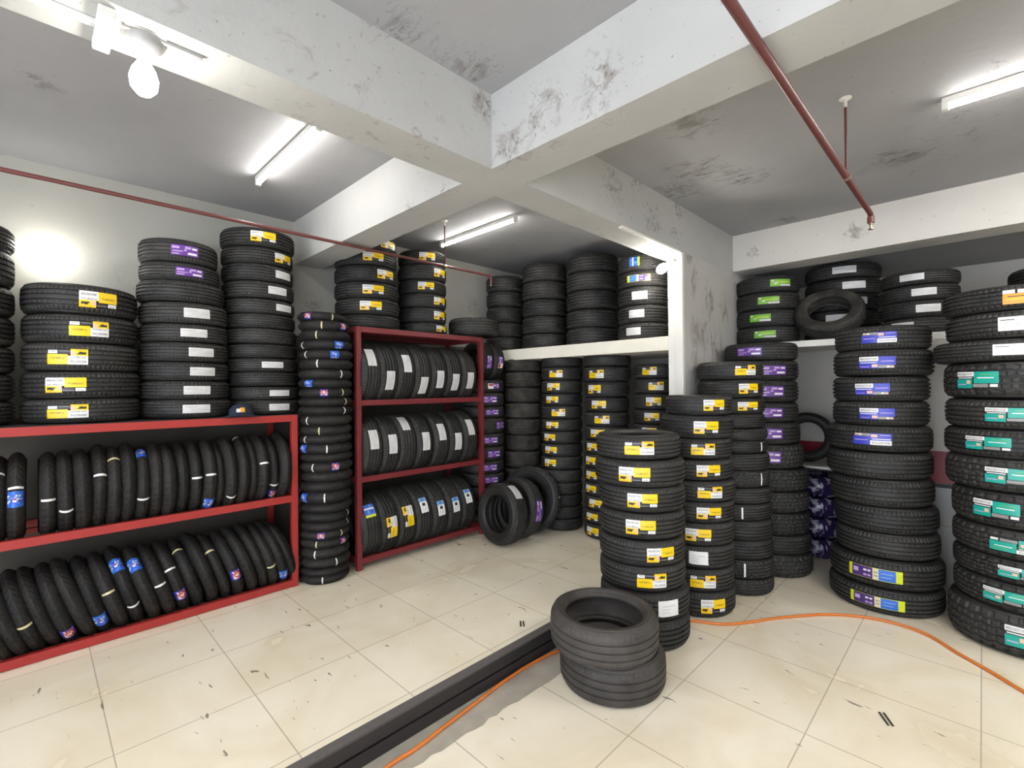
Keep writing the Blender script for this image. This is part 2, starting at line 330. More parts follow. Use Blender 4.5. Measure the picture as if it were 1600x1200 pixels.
bulb((.262, 1.955, ZB - .004), (-.0, -.0, -1), 'lit bulb hanging under the long beam at upper left', .055)
bulb((.075, YW - .002, 2.66), (.0, -1, -.25), 'lit bulb on the left wall above the wide tires', .05, 'bulb2')
b3 = bulb((XM - .035, BY0 + .06, 2.80), (-.55, .45, -.55), 'lit bulb at the top of the white post', .03, 'bulb3')
# conduit and junction box on the long beam underside
cdt = empty('wiring_conduit', (0, 1.96, ZB - .001), 'white conduit with box beside the bulb on the long beam', 'conduit')
MB().box((-2.9, -.012, -.018), (.16, .012, 0), .003).obj('channel', [M['fix']], cdt)
MB().box((.14, -.1, -.035), (.185, .11, 0), .006).obj('junction_box', [M['fix']], cdt)
MB().box((.2, -.05, -.012), (.42, -.035, 0), .002).obj('channel', [M['fixg']], cdt)
# ---------------------------------------------------------------- sprinkler pipes
def pipe(name, label, x0, x1, y, z, hangs, r):
    t = empty(name, (x0, y, z), label, 'pipe')
    MB().tube([(0, 0, 0), (x1 - x0 - .03, 0, 0), (x1 - x0 - .008, 0, -.008), (x1 - x0, 0, -.03)], r, 18).obj('pipe_run', [M['pipe']], t, smooth=True)
    MB().tube([(x1 - x0, 0, -.02), (x1 - x0, 0, -.06)], r * 1.25, 16).obj('elbow', [M['pipe']], t, smooth=True)
    h = MB().lathe([(0, -.06), (.011, -.06), (.013, -.075), (.008, -.08), (.008, -.1), (.018, -.104), (.018, -.108), (0, -.108)], 18)
    o = h.obj('sprinkler_head', [M['brass']], t, smooth=True); o.location = (x1 - x0, 0, .005)
    for hx in hangs:
        hr = MB().tube([(hx - x0, 0, r), (hx - x0, 0, ZC - z - .03)], .0065, 10).obj('hanger_rod', [M['pipe']], t, smooth=True)
        f = MB().lathe([(0, 0), (.03, 0), (.03, -.004), (.009, -.008), (.008, -.05), (0, -.05)], 18).obj('ceiling_flange', [M['white']], hr, smooth=True); f.location = (hx - x0, 0, ZC - z)
        c = MB().tube([(hx - x0 - .012, 0, 0), (hx - x0 + .012, 0, 0)], r * 1.3, 16).obj('clamp', [M['brass']], t, smooth=True)
pipe('sprinkler_pipe', 'red sprinkler pipe hanging under the right bay of ceiling', -.6, 3.90, .515, 2.825, (3.112,), .0165)
pipe('sprinkler_pipe', 'red sprinkler pipe running above the left racks', -2.8, 3.28, 3.535, 2.83, (2.70,), .0125)

# ---------------------------------------------------------------- tires: unit size radius .3, width .2 (half .1)
def crown(z, kind):
    a = abs(z)
    if kind == 'moto':
        return .3 - .30 * (1 - math.sqrt(max(0, 1 - (a / .125) ** 2))) * .42
    return .3 - .0035 * (a / .07) ** 2 - (.012 * ((a - .058) / .026) ** 2 if a > .058 else 0)
def tri(t): t = t % 1.0; return 4 * abs(t - .5) - 1
def tread_mesh(kind, seg):
    bm = bmesh.new()
    if kind == 'rib':
        zs = []; g = []
        for c in (-.048, -.017, .017, .048):
            for d, dep in ((-.0062, 0), (-.0048, 1), (.0048, 1), (.0062, 0)): zs.append(c + d); g.append(dep)
        ext = [(-.084, 0), (-.078, 0), (-.068, 0), (-.060, 0), (-.033, 0), (0, 0), (.033, 0), (.060, 0), (.068, 0), (.078, 0), (.084, 0)]
        al = sorted(list(zip(zs, g)) + ext)
        def R(th, z, i, dep):
            r = crown(z, kind) - dep * .0115
            k = i % 3 == 0
            if abs(z) > .058 and k: r -= .0045
            if not dep and .02 < abs(z) < .04 and i % 4 == 0: r -= .0025
            return r, z
    elif kind == 'worn':
        zs = []; g = []
        for c in (-.04, .0, .04):
            for d, dep in ((-.0055, 0), (-.0038, 1), (.0038, 1), (.0055, 0)): zs.append(c + d); g.append(dep)
        al = sorted(list(zip(zs, g)) + [(s * v, 0) for s in (-1, 1) for v in (.084, .078, .07, .062, .055, .02)])
        def R(th, z, i, dep):
            r = crown(z, kind) - dep * .007
            if abs(z) > .058 and i % 4 == 0: r -= .0018
            return r, z
    elif kind == 'block':
        zs = []; g = []
        for c in (-.05, -.018, .018, .05):
            for d, dep in ((-.006, 0), (-.0045, 1), (.0045, 1), (.006, 0)): zs.append(c + d); g.append(dep)
        al = sorted(list(zip(zs, g)) + [(s * v, 0) for s in (-1, 1) for v in (.084, .077, .068, .060, .034)] + [(0, 0)])
        def R(th, z, i, dep):
            zz = z + (.0045 * tri(i / 8.0 + (.25 if abs(z) > .03 else 0)) if abs(z) < .06 else 0)
            r = crown(zz, kind) - dep * .009
            if not dep:
                if abs(z) > .058 and i % 6 in (0, 1): r -= .008
                if abs(z) < .058 and i % 4 == (0 if z > 0 else 2): r -= .005
            return r, zz
    else:  # moto: rounded section, half width .1, slanted cuts
        al = [(-.1 + .2 * k / 20, 0) for k in range(21)]
        def R(th, z, i, dep):
            r = crown(z, kind)
            q = (i + 40 * abs(z) * 10) % 9
            if q < 2.0 and abs(z) > .012 and abs(z) < .09: r -= .008
            return r, z
    rings = []
    for (z, dep) in al:
        ring = []
        for i in range(seg):
            th = 2 * PI * i / seg; r, zz = R(th, z, i, dep); ring.append(bm.verts.new((r * math.cos(th), r * math.sin(th), zz)))
        rings.append(ring)
    for a, b in zip(rings, rings[1:]):
        for i in range(seg): bm.faces.new((a[i], a[(i + 1) % seg], b[(i + 1) % seg], b[i]))
    me = bpy.data.meshes.new('tread_' + kind); bm.to_mesh(me); bm.free()
    for p in me.polygons: p.use_smooth = kind == 'moto'
    return me
def side_mesh(kind, rim, sgn, seg=96):
    if kind == 'moto':
        pr = [(crown(.1, kind), .1), (.262, .106), (.245, .103), (.228, .09), (rim, .07), (rim - .004, .055), (rim + .008, .05), (.235, .07), (.265, .05), (.278, 0)]
    else:
        pr = [(crown(.084, kind), .084), (.2835, .0895), (.272, .096), (.262, .0985), (.2615, .1), (.256, .1), (.2555, .0988), (.245, .1), (.232, .0975), (rim + .018, .088), (rim + .016, .086), (rim + .006, .082), (rim, .074), (rim - .003, .062), (rim + .006, .056), (rim + .03, .07), (.255, .075), (.272, .055), (.28, 0)]
    b = MB(); b.lathe([(r, z * sgn) for r, z in pr], seg)
    me = b.mesh('sidewall', True); return me
TR = {k: tread_mesh(k, n) for k, n in (('rib', 216), ('block', 192), ('worn', 216), ('moto', 180))}
SD = {}
for kind, rim in (('rib', .184), ('block', .184), ('worn', .214), ('moto', .205)):
    SD[kind] = (side_mesh(kind, rim, 1), side_mesh(kind, rim, -1))
def with_mat(me, m, cache={}):
    k = (me.name, m.name)
    if k not in cache:
        c = me.copy(); c.materials.clear(); c.materials.append(m); cache[k] = c
    return cache[k]
# ---- printed labels bent round the tread (angle a in radians, height z), rectangles (u0,v0,u1,v1,colour,layer)
def txt_tris(s, h, w):
    cu = bpy.data.curves.new('t', 'FONT'); cu.body = s; cu.size = 1; cu.resolution_u = 2
    ob = bpy.data.objects.new('t', cu); me = bpy.data.meshes.new_from_object(ob)
    xs = [v.co.x for v in me.vertices]; ys = [v.co.y for v in me.vertices]
    x0, x1, y0, y1 = min(xs), max(xs), min(ys), max(ys)
    vs = [((v.co.x - x0) / (x1 - x0) * w, (v.co.y - y0) / (y1 - y0) * h) for v in me.vertices]; fs = [tuple(p.vertices) for p in me.polygons]
    bpy.data.objects.remove(ob); bpy.data.meshes.remove(me); bpy.data.curves.remove(cu)
    return vs, fs
LAY = {
 'yellow': (.66, .108, [(0, .62, .48, 1, 'wht', 0), (.48, .34, 1, 1, 'yel', 0), (0, 0, .42, .44, 'yel', 0), (0, .44, .48, .62, 'wht', 0), (.42, .06, .72, .3, 'blk', 0), (.74, .08, .98, .3, 'wht', 0),
      (.31, .14, .42, .42, 'pnk', 1), (.05, .16, .22, .34, 'blk', 1), (.08, .1, .12, .2, 'yel', 2), (.17, .26, .26, .34, 'blk', 1), (.04, .04, .3, .08, 'ora', 1), (.44, .12, .7, .16, 'gry', 1), (.78, .13, .94, .17, 'gry', 1)],
      [('BRIDGESTONE', .05, .74, .38, .14, 'blk'), ('STURDO', .05, .47, .38, .11, 'blk'), ('TUBELESS', .56, .54, .36, .11, 'blk')]),
 'blue': (.70, .09, [(0, .62, .54, 1, 'wht', 0), (.54, .28, 1, 1, 'blu', 0), (0, 0, .54, .62, 'blu', 0), (.54, .02, .96, .26, 'gry', 0), (.03, .46, .5, .52, 'wht', 1), (.04, .12, .3, .17, 'lil', 1), (.36, .1, .52, .34, 'pnk', 1), (.6, .56, .95, .62, 'lil', 1), (.76, .06, .84, .2, 'wht', 1), (.86, .05, .95, .17, 'pnk', 1)],
      [('BRIDGESTONE', .04, .72, .46, .17, 'blk')]),
 'teal': (.66, .092, [(0, .72, .46, 1, 'wht', 0), (0, .55, .46, .72, 'blk', 0), (.46, .3, 1, 1, 'tea', 0), (0, 0, .42, .55, 'tea', 0), (.44, .06, .78, .27, 'gry', 0), (.82, .08, .98, .25, 'wht', 0), (.04, .6, .42, .66, 'wht', 1), (.28, .26, .38, .48, 'pnk', 1), (.04, .2, .26, .26, 'lil', 1), (.54, .6, .9, .66, 'wht', 1), (.6, .8, .94, .84, 'gre', 1)],
      [('BRIDGESTONE', .03, .79, .39, .13, 'blk')]),
 'green': (.66, .085, [(0, .3, 1, 1, 'gre', 0), (0, 0, .5, .3, 'gre', 0), (.5, .02, 1, .26, 'wht', 0), (.06, .7, .16, .9, 'wht', 1), (.3, .55, .9, .66, 'yg', 1), (.2, .36, .34, .5, 'wht', 1), (.54, .1, .9, .16, 'gry', 1)], []),
 'purple': (.68, .092, [(0, 0, 1, 1, 'pur', 0), (.04, .62, .3, .84, 'lil', 1), (.5, .66, .72, .86, 'lil', 1), (.76, .64, .95, .82, 'wht', 1), (.06, .34, .42, .44, 'lil', 1), (.6, .14, .94, .34, 'wht', 1), (.04, .1, .3, .2, 'lil', 1), (.46, .44, .56, .6, 'lil', 1)], []),
 'redpurple': (.6, .088, [(0, 0, .45, 1, 'wht', 0), (.45, 0, 1, 1, 'pur', 0), (.05, .5, .42, .95, 'red', 1), (.78, .1, .95, .85, 'lil', 1), (.5, .5, .7, .7, 'wht', 1)], []),
 'white': (.60, .09, [(0, 0, 1, 1, 'pap', 0), (.05, .74, .5, .78, 'gry', 1), (.05, .6, .9, .62, 'gry', 1), (.3, .4, .94, .43, 'gry', 1), (.06, .2, .7, .22, 'gry', 1)], []),
 'whitebig': (.60, .10, [(0, 0, 1, 1, 'wht', 0), (.05, .74, .35, .8, 'blk', 1), (.05, .6, .9, .62, 'gry', 1), (.3, .4, .94, .43, 'gry', 1), (.06, .2, .7, .22, 'gry', 1)], []),
 'orange': (.62, .11, [(0, 0, 1, .72, 'ora', 0), (.0, .74, .25, 1, 'wht', 0), (.3, .74, .5, 1, 'wht', 0), (.55, .74, .9, .96, 'gry', 0), (.08, .3, .6, .36, 'yel', 1), (.1, .5, .8, .56, 'blk', 1)], []),
 'paper': (.50, .115, [(0, .04, .97, 1, 'wht', 0), (.1, 0, 1, .1, 'wht', 0)] + [(x, y + dy, x + .035, y + dy + .03, 'inkb', 1) for y in (.62, .42, .22) for x, dy in [(.2 + .06 * j, .05 * ((j * 7) % 3) / 3) for j in range(10 if y > .5 else 6)]], []),
 'duo': (.92, .085, [(0, 0, 1, 1, 'yg', 0), (.07, .02, .47, .98, 'dkp', 1), (.47, .02, .58, .98, 'crm', 1), (.58, .04, .88, .96, 'bl2', 1), (.1, .4, .2, .75, 'lil', 2), (.3, .6, .36, .75, 'wht', 2), (.38, .6, .43, .75, 'wht', 2), (.3, .2, .36, .35, 'lil', 2), (.38, .2, .43, .35, 'lil', 2), (.62, .6, .84, .68, 'sky', 2), (.62, .3, .8, .4, 'sky', 2), (.49, .3, .56, .4, 'gry', 2), (.49, .6, .56, .7, 'gry', 2)], []),
 'bluebox': (.42, .10, [(0, 0, .82, 1, 'bl2', 0), (.82, 0, 1, 1, 'yg', 0), (.3, .02, .42, .98, 'wht', 1), (.05, .6, .24, .72, 'sky', 1), (.5, .3, .74, .42, 'sky', 1), (.5, .66, .7, .76, 'blk', 1)], []),
 'sky': (.50, .085, [(0, 0, .28, 1, 'sky', 0), (.28, 0, 1, 1, 'wht', 0), (.36, .3, .56, .7, 'blk', 1), (.64, .3, .9, .35, 'sky', 1), (.64, .6, .85, .66, 'gry', 1), (.06, .3, .2, .7, 'bl2', 1)], []),
}
def sticker_mesh(kind, cache={}):
    if kind in cache: return cache[kind]
    A, H, rects, texts = LAY[kind]
    bm = bmesh.new(); names = []
    def mi(c):
        if c not in names: names.append(c)
        return names.index(c)
    rnd = random.Random(kind)
    def P(u, v, lay):
        a = (u - .5) * A; z = (v - .5) * H
        r = crown(z, 'rib') + .0016 + lay * .00035
        return (r * math.cos(a), r * math.sin(a), z)
    for (u0, v0, u1, v1, c, lay) in rects:
        n = max(1, int(math.ceil((u1 - u0) * A / .035))); q = max(1, int((v1 - v0) * H / .012))
        g = [[bm.verts.new(P(u0 + (u1 - u0) * i / n, v0 + (v1 - v0) * j / q, lay)) for j in range(q + 1)] for i in range(n + 1)]
        for i in range(n):
            for j in range(q):
                f = bm.faces.new((g[i][j], g[i + 1][j], g[i + 1][j + 1], g[i][j + 1])); f.material_index = mi(c)
    for (s, u, v, w, h, c) in texts:
        vs, fs = txt_tris(s, h, w)
        bv = [bm.verts.new(P(u + x, v + y, 3)) for x, y in vs]
        for f in fs:
            try: q = bm.faces.new([bv[i] for i in f]); q.material_index = mi(c)
            except ValueError: pass
    me = bpy.data.meshes.new('label_' + kind); bm.to_mesh(me); bm.free()
    for n in names: me.materials.append(M[n])
    for p in me.polygons: p.use_smooth = True
    cache[kind] = me; return me
def band_mesh(kind, cache={}):
    """paper band or wrap lying across the rounded tread of a motorcycle tire / across a car tire"""
    if kind in cache: return cache[kind]
    prof = 'rib' if kind == 'wband' else 'moto'
    zr = .07 if kind == 'wband' else .078
    spec = {'wband': (.05, ['wht']), 'wb': (.052, ['wht']), 'yb': (.052, ['crm']), 'mblue': (.34, None), 'mred': (.30, None)}[kind]
    bm = bmesh.new(); cols = ['wht', 'crm', 'bl2', 'blu', 'red', 'pnk', 'sky', 'lil']; A = spec[0]
    nu = 2 if spec[1] else 9; nv = 12; rnd = random.Random(kind)
    def P(i, j):
        a = (i / nu - .5) * A; z = -zr + 2 * zr * j / nv
        r = crown(z, prof) + .0025; return (r * math.cos(a), r * math.sin(a), z)
    g = [[bm.verts.new(P(i, j)) for j in range(nv + 1)] for i in range(nu + 1)]
    for i in range(nu):
        for j in range(nv):
            f = bm.faces.new((g[i][j], g[i + 1][j], g[i + 1][j + 1], g[i][j + 1]))
            if spec[1]: c = spec[1][0]
            elif kind == 'mblue': c = 'bl2' if i in (0, 1, 7, 8) else rnd.choice(['bl2', 'blu', 'sky', 'wht', 'bl2', 'red' if i == 4 else 'blu'])
            else: c = 'blu' if i in (0, 8) or j in (0, 1, 11) else rnd.choice(['red', 'pnk', 'red', 'wht', 'blu' if i > 5 else 'red'])
            f.material_index = cols.index(c)
    me = bpy.data.meshes.new('band_' + kind); bm.to_mesh(me); bm.free()
    for n in cols: me.materials.append(M[n])
    for p in me.polygons: p.use_smooth = True
    cache[kind] = me; return me

def tire(mat4, r, w, kind, rub, label, cat, group, marks, name='car_tire', side=None, parts=True):
    """one tire: Empty with tread, two sidewalls and its stickers or bands; marks = [(kind, angle, flip)]"""
    t = bpy.data.objects.new(name, None); COL.objects.link(t); t.empty_display_size = .1
    sw = w / (.2 if kind != 'moto' else .212)
    t.matrix_world = mat4 @ Matrix.Diagonal((r / .3, r / .3, sw, 1))
    tag(t, label, cat, group)
    link('tread', with_mat(TR[kind], rub), t)
    for k in (0, 1): link('sidewall', with_mat(SD[kind][k], side or M['rubs']), t)
    for (mk, ang, flip) in marks:
        if mk in LAY: o = link('label_sticker', sticker_mesh(mk), t)
        else: o = link('paper_band' if mk in ('wband', 'wb', 'yb') else 'paper_label', band_mesh(mk), t)
        m = Matrix.Rotation(ang, 4, 'Z')
        if flip: m = m @ Matrix.Rotation(PI, 4, 'X')
        o.matrix_basis = m
    return t

ORD = ['bottom', 'second', 'third', 'fourth', 'fifth', 'sixth', 'seventh', 'eighth', 'ninth', 'tenth', 'eleventh', 'twelfth', 'thirteenth', 'fourteenth', 'fifteenth', 'sixteenth', 'seventeenth', 'eighteenth', 'nineteenth', 'twentieth',
       'twenty-first', 'twenty-second', 'twenty-third', 'twenty-fourth', 'twenty-fifth', 'twenty-sixth', 'twenty-seventh', 'twenty-eighth', 'topmost']
SN = {'yellow': 'yellow-stickered', 'blue': 'blue-stickered', 'teal': 'teal-stickered', 'green': 'green-stickered', 'purple': 'purple-stickered', 'redpurple': 'red-and-purple-stickered', 'white': 'white-tagged',
      'whitebig': 'white-tagged', 'orange': 'orange-stickered', 'paper': 'paper-tagged', 'duo': 'purple-and-blue-stickered', 'bluebox': 'blue-stickered', 'sky': 'pale-blue-stickered', 'wband': 'white-banded',
      'wb': 'white-banded', 'yb': 'yellow-banded', 'mblue': 'blue-wrapped', 'mred': 'red-wrapped', None: 'plain black'}
DATA = {
  'S1': [[2.998, 1.691, 0.0, 0.194, 0.299, 0.0, None, 0], [2.998, 1.691, 0.194, 0.179, 0.297, 4.198, 'paper', 0], [2.992, 1.702, 0.373, 0.167, 0.287, 3.873, 'yellow', 1], [2.99, 1.704, 0.54, 0.167, 0.287, 4.106, 'yellow', 0], [2.991, 1.702, 0.707, 0.171, 0.287, 3.639, 'yellow', 0], [2.992, 1.701, 0.879, 0.167, 0.288, 3.679, 'yellow', 0], [2.985, 1.713, 1.046, 0.175, 0.303, 3.56, 'yellow', 0], [2.981, 1.72, 1.221, 0.16, 0.284, 3.699, 'yellow', 1]],
  'S2': [[3.669, 1.616, 0.0, 0.186, 0.28, 3.998, 'yellow', 0], [3.669, 1.616, 0.186, 0.168, 0.274, 3.733, 'yellow', 1], [3.67, 1.614, 0.355, 0.168, 0.274, 3.62, 'paper', 0], [3.671, 1.612, 0.523, 0.168, 0.274, 3.604, 'yellow', 0], [3.671, 1.611, 0.691, 0.154, 0.274, 3.896, 'yellow', 0], [3.677, 1.598, 0.845, 0.154, 0.271, 3.87, 'yellow', 1], [3.674, 1.605, 0.999, 0.155, 0.262, 3.883, 'yellow', 0], [3.673, 1.608, 1.154, 0.155, 0.257, 3.749, 'yellow', 1], [3.674, 1.604, 1.309, 0.169, 0.269, 3.815, 'yellow', 0], [3.68, 1.591, 1.478, 0.151, 0.247, 4.033, 'yellow', 0]],
  'S3': [[4.262, 1.508, 0.0, 0.134, 0.27, 0.0, None, 0], [4.263, 1.507, 0.134, 0.154, 0.27, 3.655, 'wband', 0], [4.262, 1.507, 0.288, 0.155, 0.267, 0.0, None, 0], [4.263, 1.506, 0.443, 0.16, 0.267, 0.0, None, 0], [4.259, 1.516, 0.603, 0.134, 0.27, 3.64, 'wband', 0], [4.26, 1.514, 0.737, 0.129, 0.27, 0.0, None, 0], [4.255, 1.527, 0.866, 0.14, 0.266, 4.318, 'wband', 0], [4.256, 1.525, 1.006, 0.14, 0.266, 0.0, None, 0], [4.252, 1.536, 1.146, 0.104, 0.264, 4.403, 'wband', 0], [4.253, 1.535, 1.249, 0.099, 0.264, 0.0, None, 0], [4.248, 1.547, 1.348, 0.12, 0.26, 0.0, None, 0], [4.249, 1.546, 1.467, 0.13, 0.26, 4.008, 'yellow', 0], [4.247, 1.551, 1.597, 0.151, 0.258, 4.068, 'yellow', 0], [4.245, 1.555, 1.748, 0.151, 0.263, 3.974, 'yellow', 1]],
  'S4': [[4.895, 1.413, 0.0, 0.202, 0.315, 0.0, None, 0], [4.893, 1.421, 0.202, 0.169, 0.311, 0.0, None, 0], [4.889, 1.435, 0.371, 0.197, 0.317, 0.0, None, 0], [4.888, 1.437, 0.569, 0.186, 0.317, 0.0, None, 0], [4.889, 1.435, 0.755, 0.197, 0.317, 0.0, None, 0], [4.88, 1.466, 0.952, 0.215, 0.311, 3.488, 'purple', 0], [4.873, 1.489, 1.167, 0.199, 0.308, 3.624, 'purple', 0], [4.87, 1.499, 1.367, 0.177, 0.306, 3.686, 'purple', 0], [4.869, 1.5, 1.543, 0.199, 0.309, 3.726, 'purple', 0], [4.87, 1.498, 1.743, 0.182, 0.309, 3.794, 'purple', 0], [4.869, 1.501, 1.925, 0.16, 0.309, 3.143, 'purple', 0]],
  'S5': [[4.758, 0.574, 0.0, 0.187, 0.364, 3.127, 'duo', 0], [4.758, 0.57, 0.187, 0.21, 0.362, 3.088, 'duo', 0], [4.759, 0.561, 0.397, 0.193, 0.328, 0.0, None, 0], [4.758, 0.567, 0.59, 0.193, 0.329, 0.0, None, 0], [4.755, 0.593, 0.783, 0.208, 0.331, 0.0, None, 0], [4.754, 0.605, 0.992, 0.199, 0.339, 0.0, None, 0], [4.754, 0.604, 1.191, 0.194, 0.337, 3.167, 'blue', 1], [4.755, 0.591, 1.385, 0.186, 0.308, 3.22, 'blue', 0], [4.756, 0.587, 1.571, 0.19, 0.309, 3.114, 'blue', 0], [4.758, 0.572, 1.761, 0.199, 0.318, 3.174, 'blue', 0], [4.758, 0.573, 1.96, 0.181, 0.306, 3.216, 'blue', 1]],
  'S6': [[4.598, -0.147, 0.0, 0.275, 0.345, 3.273, 'teal', 0], [4.596, -0.18, 0.275, 0.177, 0.345, 2.877, 'teal', 0], [4.597, -0.179, 0.452, 0.149, 0.345, 3.1, 'teal', 0], [4.597, -0.178, 0.601, 0.184, 0.345, 2.992, 'teal', 1], [4.597, -0.177, 0.785, 0.228, 0.345, 2.742, 'teal', 0], [4.598, -0.146, 1.013, 0.212, 0.345, 3.042, 'teal', 0], [4.598, -0.142, 1.225, 0.184, 0.345, 2.75, 'teal', 0], [4.598, -0.148, 1.409, 0.192, 0.345, 3.05, 'teal', 0], [4.598, -0.144, 1.601, 0.235, 0.345, 2.597, 'teal', 0], [4.599, -0.088, 1.837, 0.141, 0.345, 3.316, 'whitebig', 0], [4.597, -0.158, 1.978, 0.176, 0.345, 3.185, 'whitebig', 0], [4.598, -0.143, 2.154, 0.161, 0.345, 3.304, 'orange', 0]],
  'N1': [[4.154, 3.947, 0.145, 0.2, 0.215, 0.0, None, 0], [4.155, 3.946, 0.345, 0.207, 0.215, 0.0, None, 0], [4.156, 3.945, 0.552, 0.207, 0.215, 0.0, None, 0], [4.157, 3.943, 0.759, 0.2, 0.215, 0.0, None, 0], [4.159, 3.942, 0.959, 0.185, 0.215, 0.0, None, 0], [4.16, 3.941, 1.144, 0.193, 0.215, 0.0, None, 0], [4.161, 3.94, 1.336, 0.185, 0.215, 0.0, None, 0], [4.162, 3.938, 1.522, 0.178, 0.216, 0.0, None, 0], [4.163, 3.937, 1.7, 0.185, 0.216, 0.0, None, 0], [4.164, 3.936, 1.885, 0.148, 0.216, 0.0, None, 0]],
  'N2': [[4.178, 3.37, 0.145, 0.13, 0.228, 0.0, None, 0], [4.179, 3.369, 0.275, 0.13, 0.228, 0.0, None, 0], [4.18, 3.368, 0.405, 0.13, 0.228, 0.0, None, 0], [4.181, 3.367, 0.536, 0.13, 0.228, 0.0, None, 0], [4.182, 3.366, 0.666, 0.137, 0.228, 0.0, None, 0], [4.182, 3.365, 0.803, 0.144, 0.228, 3.212, 'yellow', 0], [4.183, 3.364, 0.947, 0.137, 0.228, 3.249, 'yellow', 0], [4.184, 3.363, 1.085, 0.137, 0.228, 3.173, 'yellow', 0], [4.185, 3.362, 1.222, 0.131, 0.228, 3.319, 'yellow', 0], [4.186, 3.361, 1.353, 0.144, 0.228, 3.642, 'yellow', 1], [4.186, 3.36, 1.497, 0.131, 0.228, 3.319, 'yellow', 0], [4.187, 3.359, 1.628, 0.144, 0.228, 3.387, 'yellow', 0], [4.188, 3.358, 1.772, 0.144, 0.228, 3.517, 'yellow', 1], [4.189, 3.357, 1.916, 0.117, 0.228, 0.0, None, 0]],
  'N3': [[4.256, 2.829, 0.145, 0.154, 0.234, 3.041, 'yellow', 0], [4.257, 2.828, 0.299, 0.135, 0.234, 3.004, 'yellow', 0], [4.258, 2.827, 0.434, 0.148, 0.234, 3.21, 'yellow', 0], [4.259, 2.825, 0.581, 0.135, 0.234, 2.924, 'yellow', 0], [4.259, 2.824, 0.716, 0.148, 0.234, 2.964, 'yellow', 0], [4.26, 2.823, 0.864, 0.148, 0.234, 2.924, 'yellow', 0], [4.261, 2.822, 1.011, 0.141, 0.234, 3.04, 'yellow', 0], [4.262, 2.821, 1.153, 0.141, 0.234, 3.302, 'yellow', 0], [4.263, 2.819, 1.294, 0.148, 0.234, 3.503, 'yellow', 1], [4.263, 2.818, 1.442, 0.148, 0.234, 3.361, 'yellow', 0], [4.264, 2.817, 1.59, 0.161, 0.234, 3.143, 'yellow', 0], [4.265, 2.816, 1.751, 0.154, 0.248, 3.27, 'yellow', 1], [4.266, 2.815, 1.905, 0.122, 0.248, 0.0, None, 0]],
  'N4': [[4.394, 2.344, 0.145, 0.153, 0.215, 0.0, None, 0], [4.394, 2.343, 0.298, 0.147, 0.215, 0.0, None, 0], [4.395, 2.342, 0.445, 0.147, 0.215, 0.0, None, 0], [4.396, 2.34, 0.592, 0.147, 0.215, 0.0, None, 0], [4.397, 2.339, 0.739, 0.153, 0.215, 0.0, None, 0], [4.397, 2.337, 0.892, 0.147, 0.215, 0.0, None, 0], [4.398, 2.336, 1.039, 0.147, 0.215, 0.0, None, 0], [4.399, 2.335, 1.186, 0.147, 0.215, 3.335, 'yellow', 0], [4.399, 2.333, 1.333, 0.141, 0.215, 3.449, 'yellow', 0], [4.4, 2.332, 1.474, 0.153, 0.215, 3.532, 'yellow', 0], [4.401, 2.331, 1.628, 0.147, 0.215, 3.641, 'yellow', 1], [4.402, 2.329, 1.775, 0.141, 0.215, 3.334, 'yellow', 1]],
  'M1': [[4.19, 4.267, 2.142, 0.17, 0.233, 0.0, None, 0], [4.191, 4.266, 2.312, 0.178, 0.233, 0.0, None, 0], [4.192, 4.265, 2.49, 0.194, 0.233, 0.0, None, 0], [4.193, 4.263, 2.684, 0.186, 0.233, 0.0, None, 0], [4.194, 4.262, 2.87, 0.194, 0.233, 0.0, None, 0]],
  'M2': [[4.318, 3.721, 2.142, 0.175, 0.267, 0.0, None, 0], [4.319, 3.72, 2.317, 0.201, 0.267, 0.0, None, 0], [4.32, 3.718, 2.518, 0.194, 0.267, 0.0, None, 0], [4.321, 3.717, 2.712, 0.212, 0.267, 0.0, None, 0], [4.323, 3.715, 2.924, 0.205, 0.267, 0.0, None, 0]],
  'M3': [[4.442, 3.123, 2.142, 0.198, 0.287, 0.0, None, 0], [4.443, 3.121, 2.34, 0.198, 0.287, 0.0, None, 0], [4.445, 3.119, 2.538, 0.205, 0.287, 0.0, None, 0], [4.446, 3.118, 2.743, 0.205, 0.288, 0.0, None, 0], [4.447, 3.116, 2.948, 0.198, 0.288, 0.0, None, 0]],
  'M4': [[4.26, 2.381, 2.142, 0.162, 0.244, 3.245, 'white', 0], [4.261, 2.379, 2.304, 0.169, 0.244, 3.374, 'white', 0], [4.262, 2.378, 2.473, 0.175, 0.244, 3.496, 'white', 0], [4.262, 2.376, 2.648, 0.151, 0.244, 3.447, 'duo', 1], [4.263, 2.375, 2.798, 0.169, 0.244, 3.296, 'bluebox', 0]],
  'U1': [[5.38, 1.589, 2.12, 0.164, 0.292, 3.36, 'green', 0], [5.381, 1.587, 2.284, 0.17, 0.292, 3.205, 'green', 0], [5.381, 1.586, 2.454, 0.17, 0.292, 3.474, 'green', 0], [5.382, 1.584, 2.624, 0.164, 0.292, 3.843, 'green', 0]],
  'U2': [[5.891, 1.031, 2.12, 0.156, 0.328, 3.121, 'white', 0], [5.891, 1.029, 2.276, 0.156, 0.328, 3.201, 'white', 0], [5.891, 1.027, 2.432, 0.156, 0.327, 3.676, 'white', 0], [5.891, 1.025, 2.588, 0.156, 0.327, 3.626, 'white', 0], [5.892, 1.024, 2.744, 0.15, 0.327, 3.373, 'white', 0]],
  'U3': [[5.416, 0.392, 2.12, 0.132, 0.269, 2.802, 'white', 0], [5.416, 0.39, 2.252, 0.142, 0.269, 3.448, 'white', 0], [5.416, 0.389, 2.394, 0.132, 0.269, 3.343, 'white', 0], [5.416, 0.387, 2.526, 0.121, 0.269, 3.043, 'white', 0]],
